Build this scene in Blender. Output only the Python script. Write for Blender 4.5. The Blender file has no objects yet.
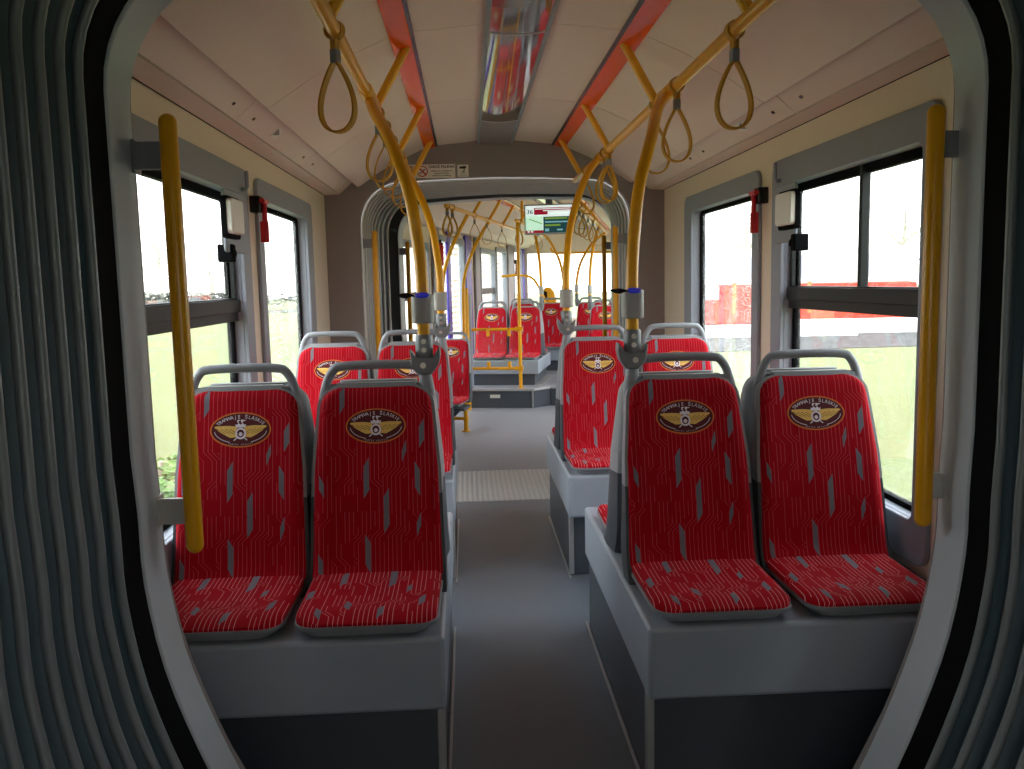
import bpy, math, random
from mathutils import Vector, Matrix
random.seed(7)
C = bpy.context.scene.collection
PI = math.pi
sin, cos = math.sin, math.cos

# ------------------------------------------------------------------ materials
def lin(c):
    c = c / 255.0
    return c / 12.92 if c <= 0.04045 else ((c + 0.055) / 1.055) ** 2.4
def rgb(r, g, b): return (lin(r), lin(g), lin(b), 1.0)

class NT:
    """small node helper"""
    def __init__(s, m):
        m.use_nodes = True
        s.t = m.node_tree; s.n = s.t.nodes; s.l = s.t.links
        s.bsdf = s.n.get('Principled BSDF'); s.out = s.n.get('Material Output')
    def new(s, typ, **kw):
        n = s.n.new(typ)
        for k, v in kw.items(): setattr(n, k, v)
        return n
    def put(s, sock, v):
        if hasattr(v, 'links') or isinstance(v, bpy.types.NodeSocket): s.l.new(v, sock)
        else: sock.default_value = v
    def m(s, op, a, b=None, c=None, clamp=False):
        n = s.new('ShaderNodeMath', operation=op); n.use_clamp = clamp
        s.put(n.inputs[0], a)
        if b is not None: s.put(n.inputs[1], b)
        if c is not None: s.put(n.inputs[2], c)
        return n.outputs[0]
    def mix(s, f, a, b):
        n = s.new('ShaderNodeMix', data_type='RGBA')
        s.put(n.inputs[0], f); s.put(n.inputs[6], a); s.put(n.inputs[7], b)
        return n.outputs[2]
    def noise(s, scale, detail=3, vec=None, rough=0.5):
        n = s.new('ShaderNodeTexNoise'); n.inputs['Scale'].default_value = scale
        n.inputs['Detail'].default_value = detail; n.inputs['Roughness'].default_value = rough
        if vec is not None: s.l.new(vec, n.inputs['Vector'])
        return n.outputs['Fac']
    def ramp(s, f, stops):
        n = s.new('ShaderNodeValToRGB'); cr = n.color_ramp
        while len(cr.elements) < len(stops): cr.elements.new(0.5)
        for e, (p, c) in zip(cr.elements, stops): e.position = p; e.color = c
        s.put(n.inputs[0], f); return n.outputs[0]
    def bump(s, h, strength=0.2, dist=0.002):
        n = s.new('ShaderNodeBump'); n.inputs['Strength'].default_value = strength
        n.inputs['Distance'].default_value = dist; s.put(n.inputs['Height'], h)
        s.l.new(n.outputs[0], s.bsdf.inputs['Normal'])
    def obj(s):
        return s.new('ShaderNodeTexCoord').outputs['Object']

def mat(name, col, rough=0.5, metal=0.0, var=0.06, scale=18.0, bump=0.0, bscale=300.0, coat=0.0, spec=0.5):
    m = bpy.data.materials.new(name); t = NT(m); b = t.bsdf
    b.inputs['Roughness'].default_value = rough; b.inputs['Metallic'].default_value = metal
    b.inputs['Specular IOR Level'].default_value = spec
    if coat: b.inputs['Coat Weight'].default_value = coat; b.inputs['Coat Roughness'].default_value = 0.08
    o = t.obj()
    f = t.noise(scale, 4, o)
    d = tuple(x * (1 - var) for x in col[:3]) + (1,); e = tuple(min(1, x * (1 + var)) for x in col[:3]) + (1,)
    t.put(b.inputs['Base Color'], t.mix(f, d, e))
    if bump: t.bump(t.noise(bscale, 2, o), bump)
    return m

M = {}
M['cream'] = mat('cream_panel', rgb(226, 208, 196), 0.5, var=0.03)
M['cream_wall'] = mat('cream_wall', rgb(228, 212, 192), 0.55, var=0.03)
M['dark_gap'] = mat('dark_gap', rgb(30, 28, 26), 0.8)
M['bulk'] = mat('bulkhead_grey', rgb(138, 130, 128), 0.6, var=0.04, bump=0.08, bscale=500)
M['trim_grey'] = mat('window_trim_grey', rgb(140, 146, 158), 0.5, var=0.03)
M['wall_low'] = mat('lower_wall', rgb(190, 186, 186), 0.5, var=0.03)
M['ring'] = mat('ring_lining', rgb(188, 196, 202), 0.42, var=0.03)
M['black'] = mat('black_rubber', rgb(10, 11, 14), 0.8, spec=0.08)
M['black_gloss'] = mat('black_plastic', rgb(18, 19, 20), 0.25)
M['bar_green'] = mat('dark_window_bar', rgb(20, 25, 24), 0.5, spec=0.3)
M['bellow'] = mat('bellows_fabric', rgb(72, 94, 102), 0.5, var=0.10, scale=30, bump=0.15, bscale=250)
M['bellow_lit'] = mat('lit_bellows_fabric', rgb(118, 122, 126), 0.5, var=0.08)  # same bellows fabric, with the far gangway's brighter light put into its colour
M['rib_lit'] = mat('lit_bellows_rib', rgb(206, 206, 204), 0.35, metal=0.2)  # same ribs, colour lightened to carry the light on the far bellows
M['rib'] = mat('bellows_rib', rgb(126, 134, 136), 0.42, metal=0.2)
M['yellow'] = mat('yellow_enamel', rgb(236, 168, 0), 0.32, var=0.04, coat=0.15)
M['strap'] = mat('yellow_strap', rgb(196, 142, 18), 0.55, var=0.06)
M['orange'] = mat('orange_strip', rgb(238, 84, 0), 0.18, var=0.05, spec=0.35)
M['shell'] = mat('seat_shell_grey', rgb(150, 153, 158), 0.45, var=0.04, bump=0.05, bscale=700)
M['shell_dark'] = mat('seat_shell_dark', rgb(66, 72, 78), 0.5, var=0.05)
M['handle'] = mat('seat_handle_grey', rgb(142, 147, 154), 0.42, var=0.04)
M['bracket'] = mat('bracket_grey', rgb(128, 132, 138), 0.4, metal=0.1)
M['steel'] = mat('brushed_steel', rgb(206, 204, 198), 0.3, metal=0.6)
M['alu'] = mat('aluminium', rgb(190, 190, 190), 0.4, metal=0.7)
M['box'] = mat('podium_grey', rgb(156, 165, 176), 0.36, var=0.03)
M['skirt'] = mat('podium_skirt', rgb(72, 78, 86), 0.42, var=0.08)
M['white'] = mat('white_plastic', rgb(232, 232, 228), 0.4, var=0.02)
M['usb_grey'] = mat('charger_grey', rgb(176, 176, 174), 0.4, var=0.03)
M['red_plastic'] = mat('red_plastic', rgb(190, 24, 34), 0.35)
M['sign_white'] = mat('sign_white', rgb(226, 222, 214), 0.5, var=0.02)
M['ink'] = mat('sign_ink', rgb(38, 34, 34), 0.6)
M['ink_red'] = mat('sign_red', rgb(190, 36, 40), 0.6)
M['maroon'] = mat('emblem_maroon', rgb(88, 10, 22), 0.75)
M['em_orange'] = mat('emblem_rim', rgb(222, 112, 40), 0.7)
M['em_white'] = mat('emblem_white', rgb(236, 226, 236), 0.7)
M['em_gold'] = mat('emblem_gold', rgb(240, 196, 104), 0.7, var=0.15, scale=60)
M['em_gold_dark'] = mat('emblem_gold_dark', rgb(176, 120, 40), 0.7)
M['violet'] = mat('violet_door_pillar', rgb(72, 58, 172), 0.4)
M['pillar'] = mat('door_pillar_grey', rgb(120, 116, 122), 0.45)
M['concrete'] = mat('white_concrete', rgb(226, 222, 216), 0.85, var=0.06, scale=2)
M['roof_dark'] = mat('dark_roof', rgb(80, 80, 84), 0.7)
M['tram_red'] = mat('red_vehicle_paint', rgb(196, 48, 20), 0.6, var=0.1, scale=1)
M['tram_dec'] = mat('pale_orange_stripe', rgb(176, 120, 60), 0.6)
M['dark_glass'] = mat('dark_vehicle_glass', rgb(170, 172, 186), 0.2)
M['facade'] = mat('white_slat_facade', rgb(236, 232, 224), 0.7, var=0.03)
M['slat'] = mat('brown_slat', rgb(176, 158, 140), 0.7)
M['trunk'] = mat('tree_bark', rgb(170, 162, 150), 0.9, var=0.2)
M['leaf'] = mat('pale_leaf', rgb(196, 204, 176), 0.8, var=0.3, scale=3)
M['bush'] = mat('bush_leaf', rgb(92, 124, 52), 0.8, var=0.4, scale=6)
M['hedge'] = mat('dark_hedge', rgb(84, 88, 76), 0.9, var=0.45, scale=8)

def emissive(name, col, strength, base=None):
    m = bpy.data.materials.new(name); t = NT(m); b = t.bsdf
    b.inputs['Base Color'].default_value = base or col
    f = t.noise(40, 2, t.obj())
    t.put(b.inputs['Emission Color'], t.mix(f, col, tuple(x * 0.92 for x in col[:3]) + (1,)))
    b.inputs['Emission Strength'].default_value = strength; b.inputs['Roughness'].default_value = 0.2
    return m
M['usb_blue'] = emissive('blue_port_light', rgb(30, 44, 170), 0.3)
M['scr_white'] = emissive('screen_white', rgb(225, 240, 236), 0.85)
M['scr_map'] = emissive('screen_map_green', rgb(196, 240, 210), 0.8)
M['scr_red'] = emissive('screen_red', rgb(150, 24, 44), 0.7)
M['scr_teal'] = emissive('screen_teal', rgb(28, 66, 72), 0.7)
M['scr_green'] = emissive('screen_green', rgb(112, 150, 60), 0.7)
M['scr_cyan'] = emissive('screen_cyan', rgb(120, 176, 182), 0.7)

def glass_mat(name, drops=0.0, scale=220):
    m = bpy.data.materials.new(name); t = NT(m)
    t.n.remove(t.bsdf)
    tr = t.new('ShaderNodeBsdfTransparent'); tr.inputs[0].default_value = (0.97, 0.98, 0.97, 1)
    gl = t.new('ShaderNodeBsdfGlossy'); gl.inputs['Roughness'].default_value = 0.02
    df = t.new('ShaderNodeBsdfTranslucent'); df.inputs[0].default_value = (0.9, 0.92, 0.92, 1)
    fr = t.new('ShaderNodeFresnel'); fr.inputs[0].default_value = 1.4
    mx = t.new('ShaderNodeMixShader'); t.l.new(t.m('MULTIPLY', fr.outputs[0], 0.35), mx.inputs[0])
    t.l.new(tr.outputs[0], mx.inputs[1]); t.l.new(gl.outputs[0], mx.inputs[2])
    o = t.obj()
    spots = t.m('GREATER_THAN', t.noise(scale, 2, o), 0.60)
    big = t.noise(5, 3, o)
    f = t.m('MULTIPLY', t.m('MULTIPLY', spots, t.m('MULTIPLY', big, 1.6)), drops, clamp=True)
    m2 = t.new('ShaderNodeMixShader'); t.l.new(f, m2.inputs[0])
    t.l.new(mx.outputs[0], m2.inputs[1]); t.l.new(df.outputs[0], m2.inputs[2])
    t.l.new(m2.outputs[0], t.out.inputs[0])
    return m
M['glass'] = glass_mat('window_glass', 0.12)
M['glass_wet'] = glass_mat('wet_window_glass', 0.5, 160)

def lens_mat():
    m = bpy.data.materials.new('glossy_light_cover'); t = NT(m); b = t.bsdf
    b.inputs['Base Color'].default_value = rgb(120, 112, 108); b.inputs['Roughness'].default_value = 0.05
    b.inputs['Metallic'].default_value = 0.45
    f = t.noise(3, 2, t.obj()); t.put(b.inputs['Base Color'], t.mix(f, rgb(128, 118, 112), rgb(146, 136, 130)))
    return m
M['lens'] = lens_mat()

def floor_mat(name, c1, c2, rough):
    m = bpy.data.materials.new(name); t = NT(m); b = t.bsdf; o = t.obj()
    big = t.noise(2.2, 4, o); sp = t.noise(420, 2, o)
    col = t.mix(big, c1, c2)
    speck = t.m('GREATER_THAN', sp, 0.63)
    t.put(b.inputs['Base Color'], t.mix(t.m('MULTIPLY', speck, 0.25), col, rgb(170, 172, 176)))
    t.put(b.inputs['Roughness'], t.m('MULTIPLY_ADD', big, 0.25, rough))
    t.bump(sp, 0.12, 0.001)
    return m
M['floor'] = floor_mat('vinyl_floor', rgb(94, 101, 112), rgb(117, 124, 135), 0.30)
M['floor3'] = floor_mat('vinyl_floor_pale', rgb(128, 130, 138), rgb(150, 152, 158), 0.34)

def plate_mat():
    m = bpy.data.materials.new('checker_plate'); t = NT(m); b = t.bsdf; o = t.obj()
    b.inputs['Metallic'].default_value = 0.25; b.inputs['Roughness'].default_value = 0.42
    sp = t.new('ShaderNodeSeparateXYZ'); t.l.new(o, sp.inputs[0])
    x, y = sp.outputs[0], sp.outputs[1]
    a = t.m('SINE', t.m('MULTIPLY', t.m('ADD', x, y), 95)); c = t.m('SINE', t.m('MULTIPLY', t.m('SUBTRACT', x, y), 95))
    h = t.m('MULTIPLY', a, c)
    t.put(b.inputs['Base Color'], t.mix(t.m('MULTIPLY_ADD', h, 0.5, 0.5), rgb(172, 172, 172), rgb(205, 205, 203)))
    t.bump(h, 0.5, 0.004)
    return m
M['plate'] = plate_mat()

def grass_mat():
    m = bpy.data.materials.new('grass'); t = NT(m); b = t.bsdf; o = t.obj()
    b.inputs['Roughness'].default_value = 0.9
    f = t.noise(1.1, 6, o, 0.65); g = t.noise(9, 6, o, 0.8)
    c = t.mix(t.m('MULTIPLY_ADD', g, 2.4, -0.7, clamp=True), rgb(48, 72, 16), rgb(118, 124, 72))
    t.put(b.inputs['Base Color'], t.mix(t.m('MULTIPLY', f, 0.7), c, rgb(104, 106, 66)))
    t.bump(g, 0.6, 0.05)
    return m
M['grass'] = grass_mat()
def gravel_mat():
    m = bpy.data.materials.new('gravel'); t = NT(m); b = t.bsdf; o = t.obj()
    b.inputs['Roughness'].default_value = 0.95
    g = t.noise(5, 5, o, 0.9)
    t.put(b.inputs['Base Color'], t.ramp(g, [(0.46, rgb(8, 8, 8)), (0.62, rgb(92, 90, 88))]))
    return m
M['gravel'] = gravel_mat()

def fabric(name, para, line_col, line_mix, line_w=0.07):
    """red moquette: fine pale lines with diagonal jogs and grey slanted bars; UV in metres"""
    m = bpy.data.materials.new(name); t = NT(m); b = t.bsdf
    b.inputs['Roughness'].default_value = 0.85
    b.inputs['Specular IOR Level'].default_value = 0.15
    uv = t.new('ShaderNodeUVMap'); uv.uv_map = 'UVMap'
    sp = t.new('ShaderNodeSeparateXYZ'); t.l.new(uv.outputs[0], sp.inputs[0])
    u, v = sp.outputs[0], sp.outputs[1]
    P = 0.0125
    def jog(cw, off, period, k, seed):
        cell = t.m('FLOOR', t.m('DIVIDE', t.m('ADD', u, off), cw))
        wn = t.new('ShaderNodeTexWhiteNoise', noise_dimensions='1D'); t.put(wn.inputs['W'], t.m('ADD', cell, seed))
        r = wn.outputs['Value']
        sgn = t.m('MULTIPLY_ADD', t.m('GREATER_THAN', t.m('FRACT', t.m('MULTIPLY', r, 7.3)), 0.5), 2.0, -1.0)
        ph = t.m('FRACT', t.m('ADD', t.m('DIVIDE', v, period), t.m('MULTIPLY', r, 5.0)))
        w = k * P / period
        ramp = t.m('DIVIDE', t.m('SUBTRACT', ph, 0.35), w, clamp=True)
        return t.m('MULTIPLY', t.m('MULTIPLY', ramp, sgn), k * P), ramp
    j1, r1 = jog(0.075, 0.51, 0.31, 2, 3.0); j2, r2 = jog(0.050, 0.32, 0.47, 2, 11.0)
    uu = t.m('ADD', t.m('ADD', u, j1), j2)
    fr = t.m('ABSOLUTE', t.m('SUBTRACT', t.m('FRACT', t.m('ADD', t.m('DIVIDE', uu, P), 100.0)), 0.5))
    line = t.m('LESS_THAN', fr, line_w)
    # some lines stop for a while
    idx = t.m('FLOOR', t.m('ADD', t.m('DIVIDE', uu, P), 100.0))
    wn = t.new('ShaderNodeTexWhiteNoise', noise_dimensions='2D')
    cv = t.new('ShaderNodeCombineXYZ'); t.put(cv.inputs[0], idx); t.put(cv.inputs[1], t.m('FLOOR', t.m('DIVIDE', v, 0.09)))
    t.l.new(cv.outputs[0], wn.inputs['Vector'])
    keep = t.m('GREATER_THAN', wn.outputs['Value'], 0.22)
    line = t.m('MULTIPLY', line, keep)
    weave = t.noise(900, 1, uv.outputs[0])
    base = t.mix(weave, rgb(154, 1, 18), rgb(186, 5, 30))
    col = t.mix(t.m('MULTIPLY', line, line_mix), base, line_col)
    tot = None
    for (pu, pv, w, h, sl) in para:
        du = t.m('SUBTRACT', u, pu)
        a = t.m('LESS_THAN', t.m('ABSOLUTE', du), w / 2)
        dv = t.m('SUBTRACT', t.m('SUBTRACT', v, pv), t.m('MULTIPLY', du, sl))
        c = t.m('MULTIPLY', a, t.m('LESS_THAN', t.m('ABSOLUTE', dv), h / 2))
        tot = c if tot is None else t.m('MAXIMUM', tot, c)
    col = t.mix(tot, col, rgb(124, 120, 130))
    t.put(b.inputs['Base Color'], col)
    t.bump(weave, 0.15, 0.001)
    return m
back_para = [(-0.100, 0.500, .015, .060, 1.6), (0.135, 0.400, .016, .060, 1.6), (0.082, 0.350, .013, .032, 2.4), (-0.030, 0.275, .016, .092, 1.6),
             (-0.160, 0.255, .014, .040, -1.8), (0.028, 0.180, .016, .105, 1.6), (0.122, 0.140, .013, .038, 2.4), (-0.028, 0.060, .016, .085, -1.6),
             (-0.165, 0.030, .014, .050, -1.6), (0.120, 0.270, .015, .075, -1.6)]
M['fabric_back'] = fabric('red_moquette_backrest', back_para, rgb(216, 104, 114), 0.5)
cush_para = [(-0.125, 0.045, .017, .040, -1.5), (-0.055, 0.10, .017, .055, -1.3), (0.035, 0.05, .016, .055, 1.4), (0.140, 0.11, .017, .06, 1.4),
             (-0.165, 0.17, .018, .06, 1.4), (0.05, 0.30, .02, .11, 1.4), (-0.09, 0.30, .018, .08, 1.2), (0.10, 0.215, .015, .04, 1.4)]
M['fabric_cushion'] = fabric('red_moquette_cushion', cush_para, rgb(250, 180, 184), 0.75, 0.05)  # same cloth as the backrest; grazing light put into the paler, stronger lines

# ------------------------------------------------------------------ mesh helpers
class MB:
    def __init__(s): s.v = []; s.f = []; s.uv = None
    def add(s, vs, fs):
        o = len(s.v); s.v += [tuple(p) for p in vs]; s.f += [tuple(i + o for i in f) for f in fs]
        return s
    def box(s, x0, x1, y0, y1, z0, z1):
        vs = [(x, y, z) for x in (x0, x1) for y in (y0, y1) for z in (z0, z1)]
        return s.add(vs, [(0, 1, 3, 2), (4, 6, 7, 5), (0, 4, 5, 1), (2, 3, 7, 6), (0, 2, 6, 4), (1, 5, 7, 3)])
    def obox(s, mtx, sx, sy, sz):
        vs = [mtx @ Vector((x * sx / 2, y * sy / 2, z * sz / 2)) for x in (-1, 1) for y in (-1, 1) for z in (-1, 1)]
        return s.add(vs, [(0, 1, 3, 2), (4, 6, 7, 5), (0, 4, 5, 1), (2, 3, 7, 6), (0, 2, 6, 4), (1, 5, 7, 3)])
    def bar(s, a, b, w, h, up=(0, 0, 1)):
        a, b = Vector(a), Vector(b); d = (b - a); L = d.length; d.normalize()
        x = d.cross(Vector(up)); 
        if x.length < 1e-5: x = Vector((1, 0, 0))
        x.normalize(); z = x.cross(d)
        m = Matrix((( x.x, d.x, z.x), (x.y, d.y, z.y), (x.z, d.z, z.z))).to_4x4()
        m.translation = (a + b) / 2
        return s.obox(m, w, L, h)
    def tube(s, pts, r, n=14, cap=True, round_cap=False, closed=False):
        pts = [Vector(p) for p in pts]; N = len(pts)
        rs = r if isinstance(r, (list, tuple)) else [r] * N
        if round_cap:
            d0 = (pts[0] - pts[1]).normalized(); d1 = (pts[-1] - pts[-2]).normalized()
            r0, r1 = rs[0], rs[-1]; A = []; RA = []; B = []; RB = []
            for k in range(1, 6):
                a = k / 5 * PI / 2
                A.append(pts[0] + d0 * r0 * sin(a)); RA.append(max(r0 * cos(a), 1e-4))
                B.append(pts[-1] + d1 * r1 * sin(a)); RB.append(max(r1 * cos(a), 1e-4))
            pts = A[::-1] + pts + B; rs = RA[::-1] + list(rs) + RB; N = len(pts)
        def tang(i):
            if closed: return (pts[(i + 1) % N] - pts[i - 1]).normalized()
            return (pts[min(i + 1, N - 1)] - pts[max(i - 1, 0)]).normalized()
        t = tang(0); ref = Vector((0, 0, 1)) if abs(t.z) < 0.9 else Vector((0, 1, 0))
        x = t.cross(ref).normalized(); vs = []
        for i in range(N):
            t = tang(i); x = (x - t * x.dot(t)).normalized(); y = t.cross(x)
            for k in range(n):
                a = 2 * PI * k / n
                vs.append(pts[i] + (x * cos(a) + y * sin(a)) * rs[i])
        fs = []
        for i in range(N if closed else N - 1):
            for k in range(n):
                j = (i + 1) % N
                fs.append((i * n + k, i * n + (k + 1) % n, j * n + (k + 1) % n, j * n + k))
        if cap and not closed:
            fs.append(tuple(range(n - 1, -1, -1))); fs.append(tuple((N - 1) * n + k for k in range(n)))
        return s.add(vs, fs)
    def sweep(s, pts, prof, frames, closed=False):
        """prof: list of (a,b); frames: list of (X,Y) vectors per point"""
        n = len(prof); N = len(pts); vs = []
        for p, (X, Y) in zip(pts, frames):
            for a, b in prof: vs.append(Vector(p) + X * a + Y * b)
        fs = []
        for i in range(N if closed else N - 1):
            j = (i + 1) % N
            for k in range(n): fs.append((i * n + k, i * n + (k + 1) % n, j * n + (k + 1) % n, j * n + k))
        if not closed:
            fs.append(tuple(range(n - 1, -1, -1))); fs.append(tuple((N - 1) * n + k for k in range(n)))
        return s.add(vs, fs)
    def prism(s, poly, axis, a, b):
        """extrude closed 2D polygon along axis ('x','y','z') from a to b"""
        def P(p, t): return {'x': (t, p[0], p[1]), 'y': (p[0], t, p[1]), 'z': (p[0], p[1], t)}[axis]
        n = len(poly); vs = [P(p, a) for p in poly] + [P(p, b) for p in poly]
        fs = [(i, (i + 1) % n, n + (i + 1) % n, n + i) for i in range(n)] + [tuple(range(n - 1, -1, -1)), tuple(range(n, 2 * n))]
        return s.add(vs, fs)
    def ring(s, outer, inner, axis, a, b):
        """annular prism between two outlines with equal point counts"""
        def P(p, t): return {'x': (t, p[0], p[1]), 'y': (p[0], t, p[1]), 'z': (p[0], p[1], t)}[axis]
        n = len(outer); vs = [P(p, t) for t in (a, b) for q in (outer, inner) for p in q]
        fs = []
        for i in range(n):
            j = (i + 1) % n
            fs += [(i, j, n + j, n + i), (2 * n + i, 3 * n + i, 3 * n + j, 2 * n + j), (i, 2 * n + i, 2 * n + j, j), (n + i, n + j, 3 * n + j, 3 * n + i)]
        return s.add(vs, fs)
    def strip(s, prof, axis_pts):
        """open sheet: prof list of points per station already 3D: axis_pts = list of rows"""
        n = len(axis_pts[0]); vs = [p for row in axis_pts for p in row]
        fs = [(i * n + k, i * n + k + 1, (i + 1) * n + k + 1, (i + 1) * n + k) for i in range(len(axis_pts) - 1) for k in range(n - 1)]
        return s.add(vs, fs)
    def xf(s, m): s.v = [tuple(m @ Vector(p)) for p in s.v]; return s
    def mesh(s, name, mats, smooth=35):
        me = bpy.data.meshes.new(name); me.from_pydata(s.v, [], s.f); me.validate(); me.update()
        for m in (mats if isinstance(mats, (list, tuple)) else [mats]): me.materials.append(m)
        if smooth:
            me.shade_smooth(); me.set_sharp_from_angle(angle=math.radians(smooth))
        return me

def fixnormals(me):
    import bmesh
    bm = bmesh.new(); bm.from_mesh(me); bmesh.ops.recalc_face_normals(bm, faces=bm.faces); bm.to_mesh(me); bm.free()

def obj(name, mb, m, parent=None, bevel=0, smooth=35, segs=2):
    me = mb.mesh(name, m, smooth) if isinstance(mb, MB) else mb
    if isinstance(mb, MB): fixnormals(me)
    o = bpy.data.objects.new(name, me); C.objects.link(o)
    if parent: o.parent = parent
    if bevel:
        md = o.modifiers.new('Bevel', 'BEVEL'); md.width = bevel; md.segments = segs; md.limit_method = 'ANGLE'; md.angle_limit = math.radians(40)
        md.harden_normals = False
    return o
def tag(o, label, cat, group=None):
    o['label'] = label; o['category'] = cat
    if group: o['group'] = group
    return o
def thing(name, label, cat, loc=(0, 0, 0), rz=0, group=None):
    o = bpy.data.objects.new(name, None); C.objects.link(o); o.empty_display_size = 0.1
    o.location = loc; o.rotation_euler = (0, 0, rz)
    return tag(o, label, cat, group)
def struct(name, mb, m, parent=None, label=None, bevel=0, smooth=35):
    o = obj(name, mb, m, parent, bevel, smooth)
    if not parent: o['kind'] = 'structure'
    if label: o['label'] = label
    return o
def dup(root, loc=None, rz=None, label=None, group=None, skip=()):
    r = root.copy(); C.objects.link(r)
    if loc is not None: r.location = loc
    if rz is not None: r.rotation_euler = (0, 0, rz)
    if label: r['label'] = label
    if group: r['group'] = group
    for ch in list(root.children):
        if ch.name.split('.')[0] in skip: continue
        c = ch.copy(); C.objects.link(c); c.parent = r
        for g in list(ch.children):
            d = g.copy(); C.objects.link(d); d.parent = c
    return r
def catmull(pts, n=8):
    P = [Vector(p) for p in pts]; P = [P[0] * 2 - P[1]] + P + [P[-1] * 2 - P[-2]]; out = []
    for i in range(1, len(P) - 2):
        for k in range(n):
            t = k / n
            out.append(0.5 * ((2 * P[i]) + (-P[i - 1] + P[i + 1]) * t + (2 * P[i - 1] - 5 * P[i] + 4 * P[i + 1] - P[i + 2]) * t * t + (-P[i - 1] + 3 * P[i] - 3 * P[i + 1] + P[i + 2]) * t ** 3))
    out.append(P[-2]); return out
def rrect(x0, x1, y0, y1, r, n=6):
    out = []
    for cx, cy, a0 in ((x1 - r, y1 - r, 0), (x0 + r, y1 - r, 90), (x0 + r, y0 + r, 180), (x1 - r, y0 + r, 270)):
        for k in range(n + 1):
            a = math.radians(a0 + 90 * k / n); out.append((cx + r * cos(a), cy + r * sin(a)))
    return out
def ellipse(cx, cy, a, b, n=40): return [(cx + a * cos(2 * PI * k / n), cy + b * sin(2 * PI * k / n)) for k in range(n)]

def text_polys(body, size=1.0, offset=0.0):
    """flat text mesh: (verts2d, faces, width)"""
    cu = bpy.data.curves.new('t', 'FONT'); cu.body = body; cu.size = size; cu.align_x = 'CENTER'; cu.offset = offset; cu.resolution_u = 3
    o = bpy.data.objects.new('t', cu); C.objects.link(o)
    dg = bpy.context.evaluated_depsgraph_get(); dg.update()
    me = bpy.data.meshes.new_from_object(o.evaluated_get(dg))
    vs = [(v.co.x, v.co.y) for v in me.vertices]; fs = [tuple(p.vertices) for p in me.polygons]
    bpy.data.objects.remove(o); bpy.data.curves.remove(cu); bpy.data.meshes.remove(me)
    w = (max(v[0] for v in vs) - min(v[0] for v in vs)) if vs else 0
    return vs, fs, w
def arrow_free(): pass

# ------------------------------------------------------------------ camera (recovered from the photograph's vanishing lines)
CAM = (-0.20327, 0.0, 1.37975); YAW, PITCH, ROLL, FPX = 0.0483666, -0.1160276, -0.0218353, 881.789
f_ = Vector((sin(YAW) * cos(PITCH), cos(YAW) * cos(PITCH), sin(PITCH))); r_ = Vector((cos(YAW), -sin(YAW), 0)); u_ = r_.cross(f_)
r2 = r_ * cos(ROLL) + u_ * sin(ROLL); u2 = -r_ * sin(ROLL) + u_ * cos(ROLL)
cam = bpy.data.cameras.new('camera'); co = bpy.data.objects.new('camera', cam); C.objects.link(co)
mw = Matrix(((r2.x, u2.x, -f_.x, CAM[0]), (r2.y, u2.y, -f_.y, CAM[1]), (r2.z, u2.z, -f_.z, CAM[2]), (0, 0, 0, 1)))
co.matrix_world = mw
cam.sensor_fit = 'HORIZONTAL'; cam.sensor_width = 36.0; cam.lens = 36.0 * FPX / 1024.0; cam.clip_start = 0.02; cam.clip_end = 500
bpy.context.scene.camera = co

# ------------------------------------------------------------------ frames of the three cars
TH = math.radians(12.0)
T3 = Matrix.Translation((0, 6.67, 0)) @ Matrix.Rotation(-TH, 4, 'Z')      # rear car, swung to the right
def W3(x, y, z): return T3 @ Vector((x, y, z))
CEIL_Y0, CEIL_Y1 = 1.90, 5.80

# ------------------------------------------------------------------ car shell pieces
HALF = [(0.0, 2.283), (0.12, 2.280), (0.37, 2.256), (0.45, 2.238), (0.60, 2.172), (0.74, 2.095), (0.865, 2.010), (0.885, 2.003)]
COVE = [(0.905, 2.028), (0.92, 2.032), (0.998, 1.962)]
def sheet(profile, y0, y1, th=0.012):
    """closed slab following an (x,z) profile, extruded in y"""
    mb = MB(); top = [(x, z + th) for x, z in profile]
    poly = profile + top[::-1]
    mb.prism(poly, 'y', y0, y1); return mb
def merge(*mbs):
    r = MB()
    for m in mbs: r.add(m.v, m.f)
    return r
def make_ceiling(name, y0, y1, seams, xf=None):
    mbs = []
    ys = [y0] + seams + [y1]
    for a, b in zip(ys[:-1], ys[1:]):
        for s in (1, -1):
            mbs.append(sheet([(s * x, z) for x, z in HALF[:3]], a + .002, b - .002))
            mbs.append(sheet([(s * x, z) for x, z in HALF[2:]], a + .002, b - .002))
            mbs.append(sheet([(s * x, z) for x, z in COVE], a + .002, b - .002))
            mbs.append(sheet([(s * x, z) for x, z in [(1.004, 1.958), (1.094, 1.955)]], a - .0005, b + .0005))
    mb = merge(*mbs)
    if xf: mb.xf(xf)
    o = struct(name, mb, M['cream'], smooth=25)
    back = MB()
    back.prism([(-1.16, 1.95), (-1.02, 2.0), (-0.9, 2.06), (-0.6, 2.2), (-0.37, 2.285), (0, 2.31), (0.37, 2.285), (0.6, 2.2), (0.9, 2.06), (1.02, 2.0), (1.16, 1.95), (1.16, 2.4), (-1.16, 2.4)], 'y', y0 - .06, y1 + .06)
    if xf: back.xf(xf)
    b = struct('trim_1' if name == 'ceiling' else 'trim_2', back, M['dark_gap'])
    return o
make_ceiling('ceiling', CEIL_Y0, CEIL_Y1, [3.22, 4.47])
make_ceiling('ceiling_rear', 0.6, 9.0, [2.1, 3.4, 4.8, 6.2, 7.6], T3)

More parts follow.
